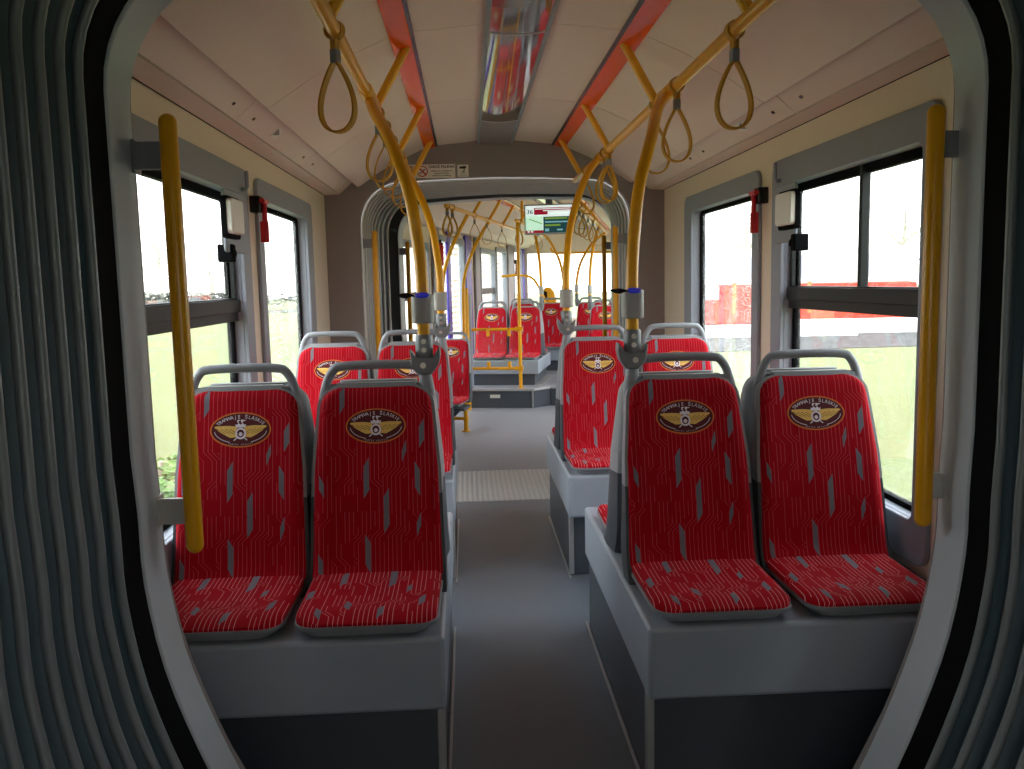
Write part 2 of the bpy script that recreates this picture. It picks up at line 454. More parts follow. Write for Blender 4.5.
# side walls -----------------------------------------------------------------
def wall_cells(x0, x1, y0, y1, z0, z1, holes):
    ys = sorted({y0, y1, *[h[0] for h in holes], *[h[1] for h in holes]}); zs = sorted({z0, z1, *[h[2] for h in holes], *[h[3] for h in holes]})
    mb = MB()
    for a, b in zip(ys[:-1], ys[1:]):
        for c, d in zip(zs[:-1], zs[1:]):
            ym, zm = (a + b) / 2, (c + d) / 2
            if any(h[0] < ym < h[1] and h[2] < zm < h[3] for h in holes): continue
            mb.box(x0, x1, a, b, c, d)
    return mb
WIN_BIG = dict(y0=2.47, y1=3.585, z0=0.655, z1=1.745, Y0=2.385, Y1=3.70, Z0=0.53, Z1=1.85)
WIN_SML = dict(y0=3.96, y1=5.04, z0=0.655, z1=1.755, Y0=3.87, Y1=5.20, Z0=0.53, Z1=1.845)
for side, s in (('left', -1), ('right', 1)):
    xs = sorted((s * 1.10, s * 1.16))
    holes = [(w['y0'] - .03, w['y1'] + .03, w['z0'] - .03, w['z1'] + .03) for w in (WIN_BIG, WIN_SML)]
    mb = wall_cells(xs[0], xs[1], 1.88, 5.80, 0.50, 1.954, holes)
    struct('wall_' + side, mb, M['cream_wall'], smooth=0)
    mb2 = MB().box(xs[0], xs[1], 1.88, 5.80, 0.0, 0.498)
    struct('baseboard_' + side, mb2, M['wall_low'], smooth=0)
    # vertical and horizontal panel joints
    for y in (1.98, 3.785): pass
nwin = 0
def window(w, s, big, label):
    global nwin
    dl = -0.11 if s < 0 else 0.0
    nwin += 1
    x_in, x_out = s * 1.082, s * 1.155
    outer = rrect(w['Y0'], w['Y1'], w['Z0'], w['Z1'], 0.055, 8); inner = rrect(w['y0'], w['y1'], w['z0'], w['z1'], 0.03, 8)
    mb = MB(); mb.ring(outer, inner, 'x', x_in, s * 1.099)
    mb.ring(rrect(w['y0'] - .028, w['y1'] + .028, w['z0'] - .028, w['z1'] + .028, 0.04, 8), inner, 'x', s * 1.098, x_out)
    fr = struct('window_%d' % nwin, mb, M['trim_grey'], bevel=0.004)
    fr['label'] = label
    k = MB()
    gi = rrect(w['y0'] + .028, w['y1'] - .028, w['z0'] + .018, w['z1'] - (.03 if big else .02), 0.02, 8)
    k.ring(inner, gi, 'x', s * 1.135, s * 1.158)
    obj('gasket', k, M['black'], fr)
    gm = M['glass'] if big else M['glass_wet']
    if big:
        ztop, zb0, zb1 = w['z1'] - .004, 1.248, 1.338
        b = MB().box(*sorted((s * 1.118, s * 1.158)), w['y0'] + .004, w['y1'] - .004, zb0, zb1)
        b.box(*sorted((s * 1.108, s * 1.130)), w['y0'] + .004, w['y1'] - .004, zb0 + .035, zb1 - .005)
        obj('window_bar', b, M['bar_green'], fr, bevel=0.003)
        mu = MB().box(*sorted((s * 1.120, s * 1.150)), 2.93, 2.952, zb1 - .003, ztop)
        obj('mullion', mu, M['bar_green'], fr, bevel=0.002)
        st = MB().box(*sorted((s * 1.118, s * 1.150)), w['y1'] - .028, w['y1'] - .010, zb1, ztop)
        obj('window_stile', st, M['bar_green'], fr, bevel=0.002)
        for nm, (a, c) in (('lower_pane', (w['z0'] + .01, zb0 + .005)), ('upper_pane', (zb1 - .005, w['z1'] - .01))):
            obj(nm, MB().box(*sorted((s * 1.143, s * 1.148)), w['y0'] + .01, w['y1'] - .01, a, c), gm, fr)
        # lock cover, hook and catch on the rear edge of the frame
        lb = MB(); yy0, yy1, zz0, zz1 = 3.335 + dl, 3.515 + dl, 1.575, 1.70
        lb.prism(rrect(3.40 + dl, 3.625, 1.51, 1.74, 0.02), 'x', *sorted((s * 1.082, s * 1.070)))
        obj('lock_surround', lb, M['trim_grey'], fr, bevel=0.004)
        lb = MB().prism(rrect(yy0 + .012, yy1 + .024, zz0 - .016, zz1 + .010, 0.02), 'x', *sorted((s * 1.070, s * 1.052)))
        obj('lock_gasket', lb, M['black'], fr)
        lb = MB().prism(rrect(yy0 + .015, yy1, zz0, zz1, 0.018), 'x', *sorted((s * 1.066, s * 1.03)))
        obj('lock_cover', lb, M['white'], fr, bevel=0.006)
        hk = MB().tube([(s * 1.082, 3.60, 1.765), (s * 1.065, 3.60, 1.765), (s * 1.06, 3.60, 1.775), (s * 1.06, 3.60, 1.83)], 0.008, 10, round_cap=True)
        obj('hook', hk, M['trim_grey'], fr)
        ca = MB().box(*sorted((s * 1.118, s * 1.06)), 3.375 + dl * .4, 3.42 + dl * .4, 1.475, 1.54); 
        ca.tube([(s * 1.118, 3.44 + dl * .4, 1.507), (s * 1.065, 3.44 + dl * .4, 1.507)], 0.016, 12)
        obj('latch', ca, M['black'], fr, bevel=0.006)
    else:
        obj('pane', MB().box(*sorted((s * 1.143, s * 1.148)), w['y0'] + .01, w['y1'] - .01, w['z0'] + .01, w['z1'] - .01), gm, fr)
    return fr
window(WIN_BIG, -1, True, 'grey framed two-part window beside the front left seats')
window(WIN_SML, -1, False, 'grey framed single pane window on the left beside the second seats')
window(WIN_BIG, 1, True, 'grey framed two-part window beside the front right seats')
window(WIN_SML, 1, False, 'grey framed single pane window on the right with a red vehicle outside')

# emergency hammers ------------------------------------------------------------
def hammer(loc, label, s):
    t = thing('emergency_hammer', label, 'hammer', loc, 0, None)
    obj('holder', MB().box(*sorted((0, -s * .045)), -.035, .035, .005, .075), M['black_gloss'], t, bevel=0.006)
    h = MB().tube([(-s * .055, 0, .06), (-s * .055, 0, -.115)], [.010, .012], 12)
    h.box(*sorted((-s * .035, -s * .068)), -.010, .010, -.118, -.03)
    obj('handle', h, M['red_plastic'], t, bevel=0.003)
    hd = MB().tube([(-s * .055, -.04, .052), (-s * .055, .04, .052)], [.011, .011], 12)
    hd.tube([(-s * .055, .04, .052), (-s * .055, .055, .052)], [.009, .002], 10)
    obj('hammer_head', hd, M['red_plastic'], t, bevel=0.002)
    return t
hammer((1.10, 3.82, 1.685), 'red emergency hammer on the cream pillar between the right windows', 1)
hammer((-1.10, 3.82, 1.685), 'red emergency hammer on the cream pillar between the left windows', -1)

# bulkheads with gangway opening -------------------------------------------------
def opening(xo=0.0, grow=0.0):
    """gangway outline, from right foot up over the top to the left foot"""
    R = 0.27; top = 2.045 + grow; W = 0.868 + grow
    right = [(0.575 + grow, 0.0), (0.61 + grow, 0.08), (0.70 + grow, 0.25), (0.772 + grow, 0.42), (0.830 + grow, 0.60), (0.859 + grow, 0.78), (W - .006, 0.92), (W, 1.05), (W, 1.4), (W, top - R - .02)]
    pts = [(p.x, p.y) for p in catmull([Vector((x, z)) for x, z in right[:8]], 3)] + right[8:]
    for k in range(1, 11):
        a = PI / 2 * k / 10; pts.append((W - R + R * cos(a), top - R - .02 + R * sin(a)))
    pts.append((0.3, top - .006)); pts.append((0.0, top))
    full = pts + [(-x, z) for x, z in pts[-2::-1]]
    return [(x + xo, z) for x, z in full]
def outer_for(inner, cx=0.0, cz=1.0):
    """project each inner point onto the car cross-section"""
    sec = [(1.16, 0), (1.16, 1.99), (1.02, 2.01), (0.9, 2.075), (0.60, 2.215), (0.37, 2.30), (0, 2.33)]
    sec = sec + [(-x, z) for x, z in sec[-2::-1]]
    def hit(dx, dz):
        best = None
        for (x1, z1), (x2, z2) in zip(sec[:-1], sec[1:]):
            ex, ez = x2 - x1, z2 - z1; den = dx * ez - dz * ex
            if abs(den) < 1e-9: continue
            t = ((x1 - cx) * ez - (z1 - cz) * ex) / den; q = ((x1 - cx) * dz - (z1 - cz) * dx) / den
            if t > 0 and -1e-6 <= q <= 1 + 1e-6 and (best is None or t > best): best = t
        return (cx + dx * best, cz + dz * best) if best else None
    return hit, sec
def bulkhead(name, y0, y1, xf=None, xo=0.0):
    inner = opening(xo, .012); hit, sec = outer_for(inner)
    # dense angular samples so that the corners of the section are kept
    angs = []
    for x, z in inner + sec[1:-1]: angs.append(math.atan2(z - 1.0, x))
    angs = [a for a in angs if a > -2.5]
    A = []
    for x, z in inner: A.append((math.atan2(z - 1.0, x) + PI * 2.5) % (2 * PI))
    def inner_hit(a):
        dx, dz = cos(a), sin(a); best = None
        for (x1, z1), (x2, z2) in zip(inner[:-1], inner[1:]):
            ex, ez = x2 - x1, z2 - z1; den = dx * ez - dz * ex
            if abs(den) < 1e-9: continue
            t = (x1 * ez - (z1 - 1.0) * ex) / den; q = (x1 * dz - (z1 - 1.0) * dx) / den
            if t > 0 and -1e-6 <= q <= 1 + 1e-6: best = t
        return (dx * best, 1.0 + dz * best) if best else None
    a0 = math.atan2(-1.0, 1.16); a1 = PI - a0
    allang = sorted({round((a if a > -PI / 2 else a + 2 * PI), 5) for a in angs} | {round(a0 + (a1 - a0) * k / 60, 5) for k in range(61)})
    oi, oo = [], []
    for a in allang:
        if a < a0 - 1e-4 or a > a1 + 1e-4: continue
        p = inner_hit(a); q = hit(cos(a), sin(a))
        if q is None: continue
        if p is None: p = (inner[0] if cos(a) > 0 else inner[-1])
        oi.append(p); oo.append(q)
    oi = [inner[0]] + oi + [inner[-1]]; oo = [(1.16, 0)] + oo + [(-1.16, 0)]
    n = len(oi); mb = MB()
    vs = [(p[0], y, p[1]) for y in (y0, y1) for q in (oo, oi) for p in q]; fs = []
    for i in range(n - 1):
        j = i + 1
        fs += [(i, j, n + j, n + i), (2 * n + i, 3 * n + i, 3 * n + j, 2 * n + j), (n + i, n + j, 3 * n + j, 3 * n + i)]
    mb.add(vs, fs)
    if xf: mb.xf(xf)
    return struct(name, mb, M['bulk'], smooth=30)
bulkhead('wall_far', 5.80, 5.86)
bulkhead('wall_near', 1.88, 1.93, xo=-0.012)
bulkhead('wall_rear', 0.58, 0.64, T3)

def tunnel(mb, g0, g1, y0, y1, xo=0.0, th=0.02):
    """lining: sleeve following the opening from y0 to y1"""
    a = opening(xo, g0); b = opening(xo, g1); c = opening(xo, g0 + th); d = opening(xo, g1 + th); n = len(a)
    vs = [(x, y0, z) for x, z in a] + [(x, y1, z) for x, z in b] + [(x, y1, z) for x, z in d] + [(x, y0, z) for x, z in c]
    fs = []
    for i in range(n - 1):
        for q in range(4):
            e = (q + 1) % 4
            fs.append((q * n + i, q * n + i + 1, e * n + i + 1, e * n + i))
    for i in (0, n - 1): fs.append(tuple(q * n + i for q in range(4)))
    mb.add(vs, fs); return mb
def gangway_frame(label, y0, y1, ys, xf=None, xo=0.0):
    """lining from y0 to y1 (towards the car), rubber seal from ys to y0"""
    t = thing('gangway_portal', label, 'doorway frame', (0, 0, 0))
    a = tunnel(MB(), 0.0, -0.008, y0, y1, xo, 0.010)
    b = tunnel(MB(), 0.008, 0.004, ys, y0 + .002, xo, 0.05)
    if xf: a.xf(xf); b.xf(xf)
    obj('lining', a, M['ring'], t, bevel=0.006); obj('seal', b, M['black'], t, bevel=0.004)
    return t
gangway_frame('pale grey rounded gangway frame with black seal nearest the camera', 1.782, 1.885, 1.700, None, -0.016)
gangway_frame('pale grey gangway frame with black seal leading to the rear car', 0.47, 0.585, 0.20, T3)

# bellows -------------------------------------------------------------------------
def bellows(label, stations, xo=0.0, fabric='bellow', ribm='rib'):
    """stations: list of 4x4 frames at the rib planes"""
    t = thing('gangway_bellows', label, 'bellows', (0, 0, 0))
    rows = []
    n = len(stations)
    ribs = []
    for i in range(n - 1):
        A, B = stations[i], stations[i + 1]
        for k in range(8):
            q = k / 8
            # pleat: broad rounded fold between two ribs
            g = 0.012 + 0.030 * (sin(PI * q) ** 0.6 if 0 < q < 1 else 0)
            row = []
            for (x, z) in opening(xo, g): row.append(A @ Vector((x, 0, z)) * (1 - q) + B @ Vector((x, 0, z)) * q)
            rows.append(row)
    rows.append([stations[-1] @ Vector((x, 0, z)) for x, z in opening(xo, 0.012)])
    mb = MB(); mb.strip(None, rows)
    o = obj('bellows_fabric', mb, M[fabric], t, smooth=60)
    md = o.modifiers.new('Solidify', 'SOLIDIFY'); md.thickness = 0.004; md.offset = 1
    for S in stations:
        path = opening(xo, 0.010); m2 = MB()
        pts = [S @ Vector((x, 0, z)) for x, z in path]
        yv = (S.to_3x3() @ Vector((0, 1, 0))).normalized(); fr = []
        for i in range(len(pts)):
            tg = (pts[min(i + 1, len(pts) - 1)] - pts[max(i - 1, 0)]).normalized()
            fr.append((yv, tg.cross(yv)))
        prof = [(0.0085 * cos(a * PI / 5), 0.010 * sin(a * PI / 5)) for a in range(10)]
        m2.sweep(pts, prof, fr)
        # stitch studs along the rib
        dist = 0
        for i in range(1, len(pts)):
            dist += (pts[i] - pts[i - 1]).length
        obj('rib', m2, M[ribm], t, smooth=60)
    return t
P1 = 0.074
bellows('ribbed grey bellows of the near gangway around the camera', [Matrix.Translation((0, 1.690 - P1 * k, 0)) for k in range(27)], -0.020)
st = []
for k in range(9):
    q = k / 8; a = TH * q
    p0 = Vector((0, 5.885, 0)); p1 = W3(0, 0.195, 0); d0 = Vector((0, 1, 0)); d1 = Vector((sin(TH), cos(TH), 0)); L = (p1 - p0).length
    h = (2 * q ** 3 - 3 * q ** 2 + 1) * p0 + (q ** 3 - 2 * q ** 2 + q) * d0 * L + (-2 * q ** 3 + 3 * q ** 2) * p1 + (q ** 3 - q ** 2) * d1 * L
    st.append(Matrix.Translation(h) @ Matrix.Rotation(-a, 4, 'Z'))
bellows('ribbed grey bellows of the far gangway bending right', st, 0.0, 'bellow_lit', 'rib_lit')

# floors ------------------------------------------------------------------------------
fl = MB().box(-1.12, 1.12, 1.55, 5.47, -0.05, 0.0)
struct('floor', fl, M['floor'], smooth=0)
struct('floor_near', MB().box(-1.12, 1.12, -5.0, 1.55, -0.05, -0.002), M['floor'], smooth=0)
# gangway plate with curved far edge
pl = [(-0.60, 5.47), (0.60, 5.47)] + [(0.60 - 1.2 * k / 12, 6.33 + 0.05 * (1 - ((k - 6) / 6) ** 2)) for k in range(13)]
gp = obj('gangway_plate', MB().prism(pl, 'z', -0.04, 0.004), M['plate'], bevel=0.003); tag(gp, 'ribbed aluminium bridging plate on the aisle floor in the far gangway', 'floor plate')
f3 = MB()
f3.prism([(-0.75, 6.28), (0.75, 6.28)] + [tuple(W3(x, y, 0)[:2]) for x, y in ((1.12, 0.6), (1.12, 9.0), (-1.12, 9.0), (-1.12, 0.6))], 'z', -0.06, -0.001)
struct('floor_rear', f3, M['floor3'], smooth=0)
# edge mouldings between floor and podiums
for s, x in ((-1, -0.288), (1, 0.243)): 
    e = MB()
    for a, b in ((2.15, 3.42), (3.95, 5.05)): e.box(x - .004, x + .004, a, b, -0.001, .006)
    struct('trim_%d' % (3 if s < 0 else 4), e, M['alu'], smooth=0)

# seat podiums ---------------------------------------------------------------------------
def podium(label, xin, s, y0, y1, group):
    """xin aisle-side x; s side sign"""
    t = thing('seat_podium', label, 'podium', (xin, (y0 + y1) / 2, 0), 0, group)
    L = (y1 - y0) / 2; w = abs(1.095 - abs(xin))
    def X(a): return sorted((s * a[0], s * a[1]))
    a = X((0.0, w))
    # chamfered top tray: grey band + top
    mb = MB().box(a[0], a[1], -L, L, 0.292, 0.488)
    obj('tray', mb, M['box'], t, bevel=0.012, segs=3)
    a = X((0.014, w))
    mb = MB().box(a[0], a[1], -L + .07, L - .02, 0.003, 0.294)
    obj('skirt', mb, M['skirt'], t)
    a = X((0.006, 0.028)); mb = MB().box(a[0], a[1], -L + .062, -L + .085, 0.003, 0.292)
    obj('corner_strip', mb, M['alu'], t, bevel=0.003)
    return t
podium('grey podium under the front left seats with dark skirt', -0.285, -1, 2.155, 3.40, 'seat podiums of the middle car')
podium('grey podium under the front right seats with dark skirt', 0.238, 1, 2.155, 3.40, 'seat podiums of the middle car')
podium('grey podium under the second row of left seats', -0.285, -1, 3.945, 5.09, 'seat podiums of the middle car')
podium('grey podium under the second row of right seats', 0.238, 1, 3.945, 5.09, 'seat podiums of the middle car')

# seats -------------------------------------------------------------------------------------
BL = 0.535   # backrest height along v
def bw(v):
    w = 0.189 - 0.008 * (v / .3) if v < .3 else 0.181 - 0.020 * ((v - .3) / (BL - .3))
    r = 0.052
    if v > BL - r: w -= r - math.sqrt(max(0, r * r - (v - (BL - r)) ** 2))
    return max(w, 0.02)
def yf(v, s=0.0):
    y = 0.398 + 0.132 * (v / BL) - 0.010 * sin(PI * v / BL)
    if v < 0.05: y -= 0.012 * (1 - v / 0.05) ** 2
    return y - 0.012 * abs(s) ** 3
def back_pt(u, v, d=0.0):
    """point on backrest fabric, u metres across, v up; d = offset to the front"""
    s = max(-1, min(1, u / bw(min(v, BL - .055))))
    return Vector((u, yf(v, s) - d, 0.05 + v - d * 0.2))
def uvmesh(mb, name, m, uvs, smooth=50):
    me = mb.mesh(name, m, smooth)
    ul = me.uv_layers.new(name='UVMap')
    for lp in me.loops: ul.data[lp.index].uv = uvs[lp.vertex_index]
    return me
def backrest_mesh():
    NV, NU = 30, 16; mb = MB(); vs = []; uvs = []
    vv = [BL * (i / (NV - 6)) * 0.90 for i in range(NV - 6)] + [BL * (0.90 + 0.10 * (1 - (1 - k / 6) ** 2)) for k in range(0, 7)]
    vv = sorted(set(round(x, 6) for x in vv)); NV = len(vv)
    for v in vv:
        w = bw(v)
        for j in range(NU + 1):
            s = -1 + 2 * j / NU
            s = math.copysign(1 - (1 - abs(s)) ** 1.3, s)
            e = 0.016 * max(0, (abs(s) - .9) / .1) ** 2 + 0.014 * max(0, (v - BL + .03) / .03) ** 2
            vs.append((s * w, yf(v, s) + e, 0.05 + v + .008 * (1 - s * s) * (v / BL) ** 8)); uvs.append((s * w, v))
    n = NU + 1
    fs = [(i * n + j, i * n + j + 1, (i + 1) * n + j + 1, (i + 1) * n + j) for i in range(NV - 1) for j in range(NU)]
    # rear rim
    o = len(vs); loop = [j for j in range(n)] + [i * n + NU for i in range(1, NV)] + [(NV - 1) * n + j for j in range(NU - 1, -1, -1)] + [i * n for i in range(NV - 2, 0, -1)]
    for k in loop: x, y, z = vs[k]; vs.append((x * .985, y + .022, z)); uvs.append(uvs[k])
    m_ = len(loop)
    for k in range(m_): fs.append((loop[k], o + k, o + (k + 1) % m_, loop[(k + 1) % m_]))
    fs.append(tuple(o + k for k in range(m_)))
    mb.add(vs, fs); return uvmesh(mb, 'backrest', M['fabric_back'], uvs)
CD = 0.348
def cw(q):   # half width along depth q: 0 = back, CD = front edge
    w = 0.186 - 0.004 * (q / CD); r = 0.055
    if q > CD - r: w -= r - math.sqrt(max(0, r * r - (q - CD + r) ** 2))
    return w
def cushion_mesh():
    NQ, NU = 26, 16; mb = MB(); vs = []; uvs = []
    qq = [CD * .82 * i / 14 for i in range(15)] + [CD * (.82 + .18 * (1 - (1 - k / 9) ** 2)) for k in range(1, 10)]
    for q in qq:
        w = cw(q)
        for j in range(NU + 1):
            s = -1 + 2 * j / NU; s = math.copysign(1 - (1 - abs(s)) ** 1.3, s)
            z = 0.060 - 0.012 * (1 - s * s) * sin(PI * min(1, q / CD)) 
            f = max(0, (q - CD + .07) / .07); z -= 0.020 * f ** 2
            e = max(0, (abs(s) - .92) / .08); z -= 0.012 * e ** 2
            vs.append((s * w, .398 - q, z)); uvs.append((s * w, CD - q))
    n = NU + 1; NQ = len(qq)
    fs = [(i * n + j, i * n + j + 1, (i + 1) * n + j + 1, (i + 1) * n + j) for i in range(NQ - 1) for j in range(NU)]
    o = len(vs); loop = [j for j in range(n)] + [i * n + NU for i in range(1, NQ)] + [(NQ - 1) * n + j for j in range(NU - 1, -1, -1)] + [i * n for i in range(NQ - 2, 0, -1)]
    for k in loop: x, y, z = vs[k]; vs.append((x * .99, y, 0.026)); uvs.append(uvs[k])
    m_ = len(loop)
    for k in range(m_): fs.append((loop[k], o + k, o + (k + 1) % m_, loop[(k + 1) % m_]))
    fs.append(tuple(o + k for k in range(m_)))
    mb.add(vs, fs); return uvmesh(mb, 'cushion', M['fabric_cushion'], uvs)
def shell_mb(v0, v1, d_bot, d_top, N=26, capv=True):
    mb = MB(); rows = []
    for i in range(N + 1):
        v = v0 + (v1 - v0) * (1 - (1 - i / N) ** 1.6 if v1 > BL - .06 else i / N)
        w = bw(min(v, BL)) + 0.009; y0 = yf(v) + 0.006; dep = d_bot + (d_top - d_bot) * (v / BL)
        yb = y0 + dep; c = min(0.03, dep * .35)
        rows.append([(-w, y0, v + .05), (w, y0, v + .05), (w + .002, y0 + dep * .4, v + .05), (w - c * .3, yb - c * .5, v + .05), (w - c, yb, v + .05), (-w + c, yb, v + .05), (-w + c * .3, yb - c * .5, v + .05), (-w - .002, y0 + dep * .4, v + .05)])
    n = 8; vs = [p for r in rows for p in r]
    fs = [(i * n + k, i * n + (k + 1) % n, (i + 1) * n + (k + 1) % n, (i + 1) * n + k) for i in range(N) for k in range(n)]
    fs += [tuple(range(n - 1, -1, -1)), tuple(N * n + k for k in range(n))]
    return mb.add(vs, fs)

EM_V = 0.424     # emblem centre height on the backrest
def em_map(mb2d, d):
    """flat (x,z) emblem coordinates to the curved backrest"""
    return [back_pt(x, EM_V + z, d) for x, z in mb2d]
def em_part(name, shapes, m, parent, d):
    mb = MB()
    for vs, fs in shapes: mb.add(em_map(vs, d), fs)
    me = mb.mesh(name, m, 0)
    o = bpy.data.objects.new(name, me); C.objects.link(o); o.parent = parent
    return o
def disc(cx, cz, a, b, n=40, rings=5):
    vs = [(cx, cz)]; fs = []
    for r in range(1, rings + 1): vs += ellipse(cx, cz, a * r / rings, b * r / rings, n)
    for k in range(n): fs.append((0, 1 + k, 1 + (k + 1) % n))
    for r in range(rings - 1):
        for k in range(n): fs.append((1 + r * n + k, 1 + (r + 1) * n + k, 1 + (r + 1) * n + (k + 1) % n, 1 + r * n + (k + 1) % n))
    return vs, fs
def annulus(cx, cz, a, b, t, n=48, k0=0, k1=None):
    k1 = n if k1 is None else k1; vs = []; fs = []
    for k in range(k0, k1 + 1):
        q = 2 * PI * k / n
        vs += [(cx + a * cos(q), cz + b * sin(q)), (cx + (a - t) * cos(q), cz + (b - t) * sin(q))]
    for i in range(k1 - k0): fs.append((2 * i, 2 * i + 2, 2 * i + 3, 2 * i + 1))
    return vs, fs
def poly(pts): return list(pts), [tuple(range(len(pts)))]
def arc_text(body, size, a, b, ang0, ang1, flip=False):
    """letters along an ellipse arc (degrees, clockwise for the top arc)"""
    out = []; n = len(body)
    for i, ch in enumerate(body):
        if ch == ' ': continue
        q = math.radians(ang0 + (ang1 - ang0) * i / (n - 1))
        vs, fs, w = text_polys(ch, size, 0.0)
        px, pz = a * cos(q), b * sin(q)
        tx, tz = (a * sin(q), -b * cos(q)) if not flip else (-a * sin(q), b * cos(q))
        l = math.hypot(tx, tz); tx, tz = tx / l, tz / l; nx, nz = -tz, tx
        out.append(([(px + x * tx + y * nx, pz + x * tz + y * nz) for x, y in vs], fs))
    return out
def make_emblem(parent):
    A, B = 0.089, 0.0505
    e = em_part('emblem', [disc(0, 0, A, B)], M['maroon'], parent, 0.0012)
    e['label'] = 'oval maroon emblem with gold wings'
    em_part('rim', [annulus(0, 0, A, B, 0.0042)], M['em_orange'], e, 0.0018)
    L = arc_text('TRAMWAJE \u015aL\u0104SKIE', 0.0140, 0.0690, 0.0325, 154, 26)
    em_part('lettering', L, M['em_white'], e, 0.0020)
    em_part('lower_scroll', [annulus(0, 0, A - .012, B - .0115, 0.0016, 60, 31, 41), annulus(0, 0, A - .012, B - .0115, 0.0016, 60, 49, 59)] + arc_text('sp\u00f3\u0142ka akcyjna', 0.0062, 0.078, 0.0435, 244, 296, True), M['em_white'], e, 0.0020)
    wing = []; dark = []
    for s in (1, -1):
        wing.append(poly([(s * x, z) for x, z in ((.010, .010), (.040, .0125), (.073, .0115), (.0765, .0085), (.062, -.004), (.046, -.014), (.030, -.022), (.012, -.021))]))
        for k in range(4):
            x0 = .070 - k * .013; z0 = .0055 - k * .0005
            dark.append(poly([(s * x, z) for x, z in ((x0, z0), (x0 + .002, z0 - .0012), (x0 - .026, z0 - .0155 - k * .001), (x0 - .027, z0 - .014 - k * .001))]))
    em_part('wings', wing, M['em_gold'], e, 0.0022); em_part('feather_lines', dark, M['em_gold_dark'], e, 0.0027)
    mono = [annulus(0, -.010, .0155, .0165, .0052, 28), disc(0, -.012, .0055, .006, 14, 2)]
    mono += [poly([(-.013, .007), (-.016, .016), (-.010, .015), (-.006, .020), (0, .015), (.006, .020), (.010, .015), (.016, .016), (.013, .007)])]
    mono += [poly([(-.010, .021), (-.010, .029), (-.0015, .029), (-.0015, .0262), (-.006, .0262), (-.006, .021)]), poly([(.001, .021), (.001, .030), (.017, .0275), (.009, .025), (.0065, .025), (.0065, .021)])]
    for s in (1, -1): mono.append(poly([(s * .008, -.022), (s * .011, -.021), (s * .021, -.029), (s * .018, -.0305)]))
    em_part('monogram', mono, M['em_white'], e, 0.0030)
    return e

def make_seat(label):
    t = thing('tram_seat', label, 'seat', (0, 0, 0))
    me = cushion_mesh(); fixnormals(me); obj('cushion', me, None, t)
    me = backrest_mesh(); fixnormals(me); obj('backrest', me, None, t)
    make_emblem(t)
    tray = MB(); out = []
    qs = [CD * i / 12 for i in range(11)] + [CD * (10 / 12 + (2 / 12) * (1 - (1 - k / 6) ** 2)) for k in range(1, 7)]
    pr = [(cw(q) + .003, .398 - q - .002) for q in qs]; poly_ = pr + [(-x, y) for x, y in pr[::-1]]
    tray.prism(poly_, 'z', 0.022, 0.033)
    ins = [(x * .86, y * .86 + .03) for x, y in poly_]; tray.prism(ins, 'z', 0.0, 0.023)
    obj('seat_tray', tray, M['bracket'], t, bevel=0.002)
    obj('shell', shell_mb(0.225, BL + 0.013, 0.17, 0.036), M['shell'], t, smooth=40)
    obj('shell_base', shell_mb(-0.045, 0.224, 0.17, 0.036, 6), M['shell_dark'], t, smooth=40)
    h = [(-.158, .553, .48), (-.158, .556, .55), (-.148, .557, .60), (-.128, .557, .636), (-.100, .557, .648), (0, .557, .651), (.100, .557, .648), (.128, .557, .636), (.148, .557, .60), (.158, .556, .55), (.158, .553, .48)]
    hp = catmull(h, 6); hb = MB(); n = len(hp)
    rr = [0.0136 + 0.008 * max(0, 1 - min(i, n - 1 - i) / 10.0) for i in range(n)]
    hb.tube(hp, rr, 12)
    for s in (1, -1): hb.tube([(s * .145, .556, .585), (s * .112, .556, .588)], [.010, .008], 10, round_cap=True)
    obj('handle', hb, M['handle'], t, smooth=60)
    return t
ZT = 0.489
seat0 = make_seat('x')
first = [True]
def place(x, y, rz, label, group, z=ZT, xf=None, skip=()):
    if first[0] and not skip:
        o = seat0; first[0] = False; o['label'] = label; o['group'] = group
    else: o = dup(seat0, None, None, label, group, skip)
    if xf is None: o.location = (x, y, z); o.rotation_euler = (0, 0, rz)
    else:
        o.location = xf @ Vector((x, y, z)); o.rotation_euler = (0, 0, rz - TH)
    return o
XR = (0.445, 0.848); XL = (-0.485, -0.882)
G1, G2 = 'front row red seats', 'second row red seats'
place(XL[0], 2.115, 0, 'front row red seat on the left next to the aisle', G1)
place(XL[1], 2.115, 0, 'front row red seat beside the left window behind the yellow pole', G1)
place(XR[0], 2.115, 0, 'front row red seat on the right next to the aisle', G1)
place(XR[1], 2.115, 0, 'front row red seat beside the right window with the grass view', G1)
place(XL[0], 3.905, 0, 'second row red seat on the left next to the aisle', G2)
place(XL[1], 3.905, 0, 'second row red seat beside the left single pane window', G2)
place(XR[0], 3.905, 0, 'second row red seat on the right next to the aisle', G2)
place(XR[1], 3.905, 0, 'second row red seat beside the right single pane window', G2)
# seats standing back to back with those, facing the rear
for nm, yb, g in (('front', 3.30, 'rear facing red seats behind the front row'), ('second', 5.09, 'rear facing red seats behind the second row')):
    for x, side, pos in ((XL[0], 'left', 'aisle'), (XL[1], 'left', 'window'), (XR[0], 'right', 'aisle'), (XR[1], 'right', 'window')):
        place(x, yb, PI, 'rear facing red %s seat back to back with the %s row on the %s' % (pos, nm, side), g, skip=('handle',))

